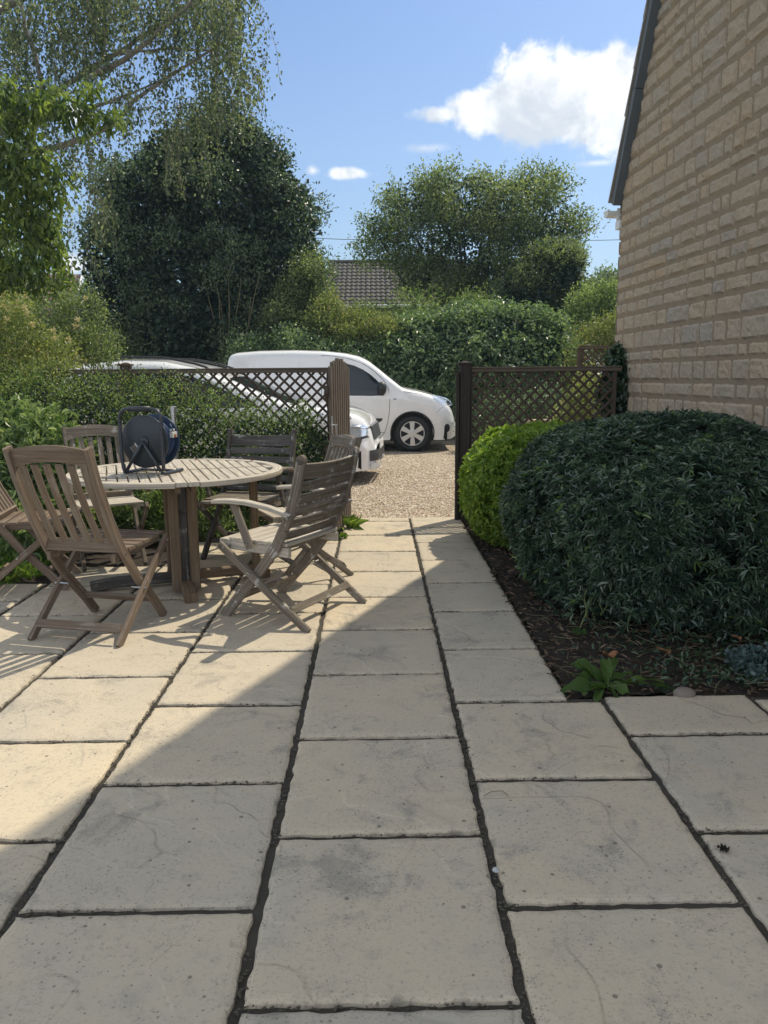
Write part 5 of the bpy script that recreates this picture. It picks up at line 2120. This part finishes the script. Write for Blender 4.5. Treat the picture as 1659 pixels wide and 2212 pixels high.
# climbing shrub in front of the left trellis
T = tree('privet_shrub', (0, 0, 0), 'small-leaved green shrub growing all along the left trellis', 'shrub')
pb = [(-.66, 6.62, .56, .26, .26, .52), (-1.05, 6.60, .52, .34, .30, .50), (-1.5, 6.62, .58, .36, .30, .52), (-1.95, 6.62, .66, .36, .30, .58), (-2.45, 6.62, .70, .38, .32, .62), (-2.95, 6.55, .70, .40, .36, .66), (-3.4, 6.5, .70, .4, .4, .66), (-4.0, 6.6, .8, .5, .4, .75)]
foliage('foliage', pb, 6200, 7, .035, .026, .013, M['l_privet'], T, shell=.8, rndn=.9, upb=.3, thick=.3)
foliage('inner_foliage', [tuple(b[:3]) + (b[3] * .86, b[4] * .8, b[5] * .9) for b in pb], 2400, 6, .04, .045, .026, M['l_inner_shade'], T, shell=.8)
foliage('top_sprays', [(-2.6, 6.72, 1.15, .55, .16, .24), (-1.75, 6.74, 1.10, .5, .14, .22), (-3.2, 6.7, 1.2, .4, .2, .24), (-1.15, 6.7, .98, .4, .14, .2), (-2.1, 6.85, 1.28, .5, .10, .13), (-1.7, 6.82, 1.16, .45, .1, .16), (-2.7, 6.8, 1.25, .5, .12, .15)], 1000, 7, .03, .026, .012, M['l_privet'], T, shell=.3, rndn=1.0)
mb = MB()
for _ in range(90):
    x = rnd(-3.3, -.6)
    a = Vector((x, rnd(6.45, 6.8), rnd(.3, .95)))
    b = a + Vector((rnd(-.45, .45), rnd(-.12, .1), rnd(.15, .5)))
    if b.z > 1.45 or (b.x > -1.6 and b.z > 1.25):
        continue
    limb(mb, a, b, .004, .0015, .25, 5, 4)
mb.build('stems', M['twig'], T)

# lance-leaved plants at the left, low plants under the table
shrub('lance_leaved_plant', [B(40, 935, 5.9, 85, 55, .3), B(110, 985, 5.8, 60, 50, .28), B(15, 1040, 5.7, 70, 70, .3), B(130, 1070, 5.8, 70, 60, .3), B(70, 1120, 5.6, 90, 60, .3), B(-60, 1000, 5.7, 60, 120, .3)],
      'tall lance-leaved green plants at the left edge behind the chairs', 'plant', 'l_lance', 750, 8, .045, .105, .024, shape='oval', rndn=.75, upb=.8, droop=.25, trunk_mat='twig_green')
for i, (bx, lab, mt_, L, w_) in enumerate((
        ([B(285, 1090, 6.15, 60, 40, .2), B(240, 1130, 6.1, 50, 28, .2)], 'bright leafy plant low in the bed behind the arched-back chair', 'l_lance', .06, .026),
        ([B(345, 1100, 6.2, 26, 46, .16), B(340, 1135, 6.15, 30, 24, .15)], 'feathery grey-green plant just left of the table legs', 'l_privet', .05, .009),
        ([B(455, 1110, 6.25, 36, 46, .18), B(500, 1130, 6.2, 40, 30, .2), B(420, 1075, 6.25, 30, 26, .15)], 'green leafy plant under the right half of the table', 'l_shrub', .05, .014),
        ([B(600, 1135, 6.3, 80, 26, .2), B(680, 1130, 6.35, 40, 30, .2)], 'dark low plant at the foot of the shrub near the gate', 'l_privet', .045, .014))):
    shrub('bed_plant', bx, lab, 'plant', mt_, 260, 7, .03, L, w_, rndn=.8, upb=.7, trunk_mat='twig_green')
# grass at the left edge
n = 5200
P = np.stack([R_.uniform(-3.6, -2.30, n), R_.uniform(4.5, 6.0, n), np.full(n, -.02)], 1)
P = P[(P[:, 0] < -2.42) | (P[:, 1] > 5.0)]
n = len(P)
o = leaves('grass', P, R_.normal(size=(n, 3)) * .45 + [0, 0, 1], .14 * R_.uniform(.5, 1.3, n), .007, M['l_grass'], None, 'tri', .3)
tag(o, None, None, None, 'stuff')

# right hand bed: lime bush, dark bush, ivy
T = tree('lime_shrub', (0, 0, 0), 'bright lime-green rounded bush beside the right gatepost', 'shrub')
lb = [(1.34, 6.02, .42, .66, .56, .50)]
P, N = blobs_points(lb, 2500, .93, 2.5, .10)
P, N = clump(P, N, .025, 12.0)
ok = P[:, 2] > -.0
P, N = P[ok], N[ok]
Q = np.repeat(P, 5, 0)
ang = np.tile(np.arange(5) * 2 * math.pi / 5, len(P)) + np.repeat(R_.rand(len(P)) * 6, 5)
NN = np.repeat(N, 5, 0)
t1 = norm(np.cross(NN, R_.normal(size=NN.shape)))
t1 = np.repeat(t1[::5], 5, 0)
t2 = np.cross(NN, t1)
D = t1 * np.cos(ang)[:, None] + t2 * np.sin(ang)[:, None] + NN * .45 + R_.normal(size=NN.shape) * .3
leaves('foliage', Q + R_.normal(size=Q.shape) * .006, D, .058 * R_.uniform(.6, 1.15, len(Q)), .024, M['l_lime'], T, 'oval', .1)
foliage('inner_foliage', [(1.34, 6.02, .40, .58, .48, .43)], 1300, 5, .03, .06, .035, M['l_lime'], T, shell=.9)
stems('stems', T, Vector((1.34, 6.02, -.02)), [Vector((1.34 + rnd(-.5, .5), 6.02 + rnd(-.45, .3), rnd(.3, .8))) for _ in range(16)], .011, M['twig_green'], .2, 5)

T = tree('dark_shrub_dome', (0, 0, 0), 'large dark dome-shaped bush with narrow leaves beside the stone wall', 'shrub')
cen, rd = (1.73, 4.54, .46), (.95, 1.06, .62)
P, N = blobs_points([cen + rd], 10500, .93, 2.08, .10)
P, N = clump(P, N, .035, 9.0)
P2, N2 = blobs_points([(1.72, 4.15, .12, .80, .62, .22)], 700, .9, 2.3, .15)
P, N = np.concatenate([P, P2]), np.concatenate([N, N2])
ok = (P[:, 0] < 2.42) & (P[:, 2] > .02)
low = np.clip((P[:, 2] + .03) / .26, .2, 1)
ok &= R_.rand(len(P)) < low
P, N = P[ok], N[ok]
kx = 8
Q = np.repeat(P, kx, 0)
ang = np.tile(np.arange(kx) * 2 * math.pi / kx, len(P)) + np.repeat(R_.rand(len(P)) * 6, kx) + R_.normal(size=len(Q)) * .2
NN = np.repeat(norm(N + R_.normal(size=N.shape) * .35 + [0, 0, .25]), kx, 0)
t1 = np.repeat(norm(np.cross(NN[::kx], R_.normal(size=N.shape))), kx, 0)
t2 = np.cross(NN, t1)
D = t1 * np.cos(ang)[:, None] + t2 * np.sin(ang)[:, None] + NN * R_.uniform(.15, .9, (len(Q), 1))
vat = np.clip(np.repeat(R_.rand(len(P)), kx) * .75 + R_.rand(len(Q)) * .25, 0, 1)
leaves('foliage', Q + R_.normal(size=Q.shape) * .004, D, .050 * R_.uniform(.55, 1.25, len(Q)), .0098 * R_.uniform(.7, 1.3, len(Q)), M['l_choisya'], T, 'oval', .12, vat)
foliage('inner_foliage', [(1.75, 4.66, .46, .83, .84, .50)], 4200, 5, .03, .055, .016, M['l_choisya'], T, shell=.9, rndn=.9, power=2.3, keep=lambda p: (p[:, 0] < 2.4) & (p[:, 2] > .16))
mb = MB()
for _ in range(70):
    a = Vector((1.7 + rnd(-.45, .5), 4.3 + rnd(-.3, .3), -.02))
    b = Vector((1.7 + rnd(-.8, .6), 4.62 + rnd(-.85, -.2), rnd(.2, .5)))
    limb(mb, a, b, .009, .003, .3, 6, 5)
for _ in range(40):
    a = Vector((rnd(1.0, 2.2), rnd(3.72, 4.1), rnd(.0, .12)))
    limb(mb, a, a + Vector((rnd(-.15, .15), rnd(-.12, .08), rnd(.08, .3))), .004, .0015, .3, 5, 4)
mb.build('stems', M['twig_green'], T, True)

T = tree('ivy', (0, 0, 0), 'dark ivy climbing the corner of the stone house', 'climber')
foliage('foliage', [B(1336, 800, 7.22, 18, 50, .14), B(1322, 850, 7.18, 20, 50, .14), B(1345, 880, 7.12, 15, 60, .10), B(1330, 950, 7.1, 24, 60, .14), B(1345, 760, 7.30, 9, 18, .08)],
        750, 6, .03, .05, .042, M['l_ivy'], T, shell=.8, rndn=.7, upb=-.2, droop=.2)
stems('stems', T, Vector((2.2, 7.1, 0)), [W(1340, 760, 7.3), W(1325, 830, 7.2), W(1350, 850, 7.1)], .010, M['bark'], .1, 5)

# leafy weed at the corner of the bed


def strap(mb, base, ang, L, w, rise, bend, roll=0.0, n=9):
    d = Vector((math.cos(ang), math.sin(ang), 0))
    sd = Vector((-math.sin(ang), math.cos(ang), 0))
    k0 = len(mb.v)
    for i in range(n + 1):
        t = i / n
        p = base + d * L * (t * math.cos(rise) + .0) + Vector((0, 0, L * (math.sin(rise) * t - bend * t * t)))
        ww = w * (math.sin(math.pi * min(1, t * .93 + .07)) ** .75) * (.35 + .65 * min(1, t * 1.8)) * (1 if i < n else .05)
        wav = .008 * math.sin(t * 14 + ang * 3)
        for s_2, lift in ((-1, .25), (-.5, .08), (0, -.02), (.5, .08), (1, .25)):
            mb.v.append(p + sd * ww * s_2 * .5 + Vector((0, 0, ww * lift * .6 + wav * s_2 + roll * ww * s_2 * .4)))
    for i in range(n):
        for j in range(4):
            a = k0 + i * 5 + j
            mb.quad((a, a + 1, a + 6, a + 5))


mb = MB()
wb_ = g(1312, 1492) + Vector((0, .02, .01))
for i, (a, L, w_, ri, be) in enumerate(((185, .20, .070, .25, .30), (165, .17, .05, .55, .30), (140, .20, .06, .9, .35), (110, .16, .05, 1.1, .2), (75, .19, .055, 1.0, .25), (50, .20, .055, .8, .30),
                                        (25, .22, .055, .45, .35), (5, .26, .045, .30, .32), (-12, .30, .040, .22, .25), (-50, .13, .05, .2, .30), (-85, .13, .06, .12, .28), (-120, .16, .055, .15, .3),
                                        (-150, .13, .05, .3, .35), (200, .12, .04, .5, .3), (95, .12, .04, .8, .2), (150, .25, .07, .75, .45))):
    strap(mb, wb_ + Vector((rnd(-.02, .02), rnd(-.02, .02), 0)), rad(a + rnd(-8, 8)), L * rnd(.8, 1.1), w_ * rnd(.6, .95), ri, be, rnd(-.9, .9))
fv_ = mb
o = mb.build('dock_weed', M['l_weed'], None, True)
a_t = o.data.attributes.new('v', 'FLOAT', 'FACE')
a_t.data.foreach_set('value', [((i // 36) * .37) % .9 for i in range(len(o.data.polygons))])
tag(o, 'broad-leaved green weed sprawling over the corner of the paving', 'weed')
mb = MB()
for (px, py, sc_) in ((1250, 1375, .8), (1275, 1250, .6)):
    b0 = g(px, py)
    for a in range(5):
        strap(mb, b0 + Vector((0, 0, .01)), rad(a * 72 + px), .075 * sc_, .045 * sc_, .7, .4)
o = mb.build('seedling', M['l_weed'], None, True)
tag(o, 'small bright leafy seedling in the soil under the dark bush', 'weed')

# litter, ground cover
n = 5200
P = np.stack([.76 + np.abs(R_.uniform(0, 1.64, n)), R_.uniform(2.985, 6.9, n), R_.uniform(-.010, .008, n)], 1)
P[:, 2] = np.where(P[:, 0] < .80, .003, P[:, 2])
D = R_.normal(size=(n, 3)) * [1, 1, .28]
o = leaves('leaf_litter', P, D, .038 * R_.uniform(.4, 1.6, n), .010 * R_.uniform(.4, 1.5, n), M['l_litter'], None, 'oval')
o['kind'] = 'stuff'
mb = MB()
for _ in range(260):
    a = Vector((rnd(.85, 2.3), rnd(3.02, 4.2), rnd(-.005, .02)))
    an = rnd(0, 6.28)
    L = rnd(.03, .14)
    limb(mb, a, a + Vector((math.cos(an) * L, math.sin(an) * L, rnd(-.005, .03))), .0018, .0008, .3, 4, 4)
o = mb.build('dry_twigs', M['twig'])
o['kind'] = 'stuff'
n = 2600
P = np.stack([R_.uniform(.88, 2.4, n), 3.02 + np.abs(R_.normal(size=n)) * .65, R_.uniform(-.01, .035, n)], 1)
P = P[R_.rand(n) < np.clip((P[:, 0] - .8) * 1.1, .15, 1)]
n = len(P)
o = leaves('ground_cover', P, R_.normal(size=(n, 3)) * [1, 1, .5] + [0, 0, .45], .030 * R_.uniform(.5, 1.4, n), .016, M['l_ivy'], None, 'oval')
o['kind'] = 'stuff'
c = g(1635, 1452)
shrub('blue_leaved_plant', [(c.x, c.y, .03, .13, .12, .06)], 'small blue-green leafy plant at the right edge of the bed', 'plant', 'l_blue', 130, 4, .012, .028, .024, shape='oval', twigs=False, upb=.6)
mb = MB()
mb.disc((0, 0, 0), (0, 0, 1), [(-.02, .020), (-.005, .036), (.012, .036), (.024, .024), (.028, .008)], 10)
for i, v_ in enumerate(mb.v):
    mb.v[i] = Vector((v_.x * 1.25 + .003 * math.sin(v_.y * 200), v_.y, v_.z + .002 * math.sin(v_.x * 260)))
o = mb.build('small_stone', M['stone_small'], None, True)
o.location = g(1478, 1500)
tag(o, 'small rounded brown stone at the edge of the bed beside the weed', 'stone')
# tuft of grass at the foot of the open gate
for j, (px, py, cnt, hh, lab) in enumerate(((757, 1140, 46, .20, 'green tuft of weeds growing against the open gate'), (742, 1162, 22, .09, 'tiny weed tuft below the free edge of the gate'))):
    c = g(px, py)
    P = np.array([[c.x + rnd(-.03, .03), c.y + rnd(-.05, .05), 0.0] for _ in range(cnt)])
    D = R_.normal(size=(cnt, 3)) * .35 + [0.1, 0, 1]
    o = leaves('weed_tuft', P, D, hh * R_.uniform(.4, 1.1, cnt), .016, M['l_grass'], None, 'oval', .35)
    tag(o, lab, 'weed')

# loose pebbles on the near part of the drive
n = 26000
px_ = R_.uniform(-.9, 1.1, n)
py_ = 7.12 + (R_.rand(n) ** 1.35) * 5.2
px_ = np.where(R_.rand(n) < .35, R_.uniform(-4, 3.6, n), px_ * (py_ / 7.0))
oct_ = np.array([[1, 0, 0], [-1, 0, 0], [0, 1, 0], [0, -1, 0], [0, 0, 1], [0, 0, -1]], float)
of = np.array([[0, 2, 4], [2, 1, 4], [1, 3, 4], [3, 0, 4]])
sz = R_.uniform(.006, .0135, n)
an = R_.rand(n) * 6.28
ca, sa = np.cos(an), np.sin(an)
V = oct_[None] * np.stack([sz * 1.35, sz, sz * .7], 1)[:, None, :]
V = V + R_.normal(size=V.shape) * .0012
Vx = V[:, :, 0] * ca[:, None] - V[:, :, 1] * sa[:, None] + px_[:, None]
Vy = V[:, :, 0] * sa[:, None] + V[:, :, 1] * ca[:, None] + py_[:, None]
Vz = V[:, :, 2] - .016
V = np.stack([Vx, Vy, Vz], -1).reshape(-1, 3)
F = (np.arange(n) * 6)[None, :, None] + of[:, None, :]
o = npmesh('pebbles', V, F.reshape(-1, 3), M['pebble'], vatt=np.tile(R_.rand(n), 4), smooth=False)
o['kind'] = 'stuff'

# crumbs and moss caught in the paving joints
n = 9500
ln_ = np.array(LX[1:8])
kind_ = R_.rand(n) < .55
jx_ = ln_[R_.randint(0, len(ln_), n)] + R_.normal(size=n) * .0065
jy_ = R_.uniform(1.0, 7.0, n)
col_ = R_.randint(0, 7, n)
row_ = R_.randint(-1, 10, n)
cx0 = np.array(LX)[col_]
xx_ = cx0 + R_.rand(n) * PP
yy_ = PY0 + (row_ + np.where(col_ % 2 == 0, 0, .5)) * PP + R_.normal(size=n) * .004
px_ = np.where(kind_, jx_, xx_)
py_ = np.where(kind_, jy_, yy_)
ok = (np.sin(px_ * 5 + 1.3 * np.sin(py_ * 4)) + np.sin(py_ * 6.3 + px_ * 2) > -.9) & ~((px_ > .79) & (py_ > 2.97)) & ~((px_ < -.33) & (py_ > 6.0)) & ~((px_ < -1.5) & (py_ > 5.2)) & (py_ < 7.0) & (py_ > .9)
px_, py_ = px_[ok], py_[ok]
n = len(px_)
sz = R_.uniform(.0018, .0052, n)
V = oct_[None] * np.stack([sz * 1.4, sz, sz * .8], 1)[:, None, :] + R_.normal(size=(n, 6, 3)) * .0008
V = V + np.stack([px_, py_, R_.uniform(-.011, -.002, n)], 1)[:, None, :]
F = (np.arange(n) * 6)[:, None, None] + of[None, :, :]
o = npmesh('joint_debris', V.reshape(-1, 3), F.reshape(-1, 3), M['joint_grit'])
o['kind'] = 'stuff'

# added scattering volume standing in for lens veiling glare over far darks
mh = bpy.data.materials.new('veil_glare')
mh.use_nodes = True
mh.node_tree.nodes.clear()
kh = NT(mh.node_tree)
oh = kh.n('ShaderNodeOutputMaterial')
vh = kh.n('ShaderNodeVolumePrincipled')
vh.inputs['Color'].default_value = (.55, .80, 1.0, 1)
vh.inputs['Density'].default_value = .0010
vh.inputs['Anisotropy'].default_value = .2
kh.l(vh.outputs[0], oh.inputs['Volume'])
mb = MB()
mb.v = [Vector((x, y, z)) for x in (-152, 152) for y in (-62, 242) for z in (-1.1, 26)]
for q in ((0, 1, 3, 2), (4, 6, 7, 5), (0, 4, 5, 1), (2, 3, 7, 6), (0, 2, 6, 4), (1, 5, 7, 3)):
    mb.quad(q)
mb.build('veil_glare', mh)['kind'] = 'stuff'

# small things lying on the near paving
mb = MB()
mb.disc((0, 0, 0), (0, 0, 1), [(0, .007), (.004, .010), (.008, .008), (.011, .003)], 12)
o = mb.build('snail_shell', M['label_grey'], None, True)
o.location = g(1071, 1883) + Vector((0, 0, .001))
tag(o, 'tiny pale snail shell in the joint between two near slabs', 'shell')
o = None
mb = MB()
for q in range(5):
    strap(mb, Vector((0, 0, .004)), q * 1.3, .020, .014, .5, .3, rnd(-.6, .6), 4)
o = mb.build('withered_leaf', M['soil'], None, True)
o.location = g(1562, 1838)
tag(o, 'small crumpled black leaf on the slab at the right edge', 'leaf')
mb = MB()
p0 = g(1045, 1722)
mb.tube([p0 + Vector((0, 0, .004)), g(1062, 1714) + Vector((0, 0, .007)), g(1085, 1712) + Vector((0, 0, .006)), g(1098, 1722) + Vector((0, 0, .004))], .0014, 5)
tag(mb.build('dry_stalk', M['twig']), 'thin curved dry stalk lying on the shaded slab', 'twig')
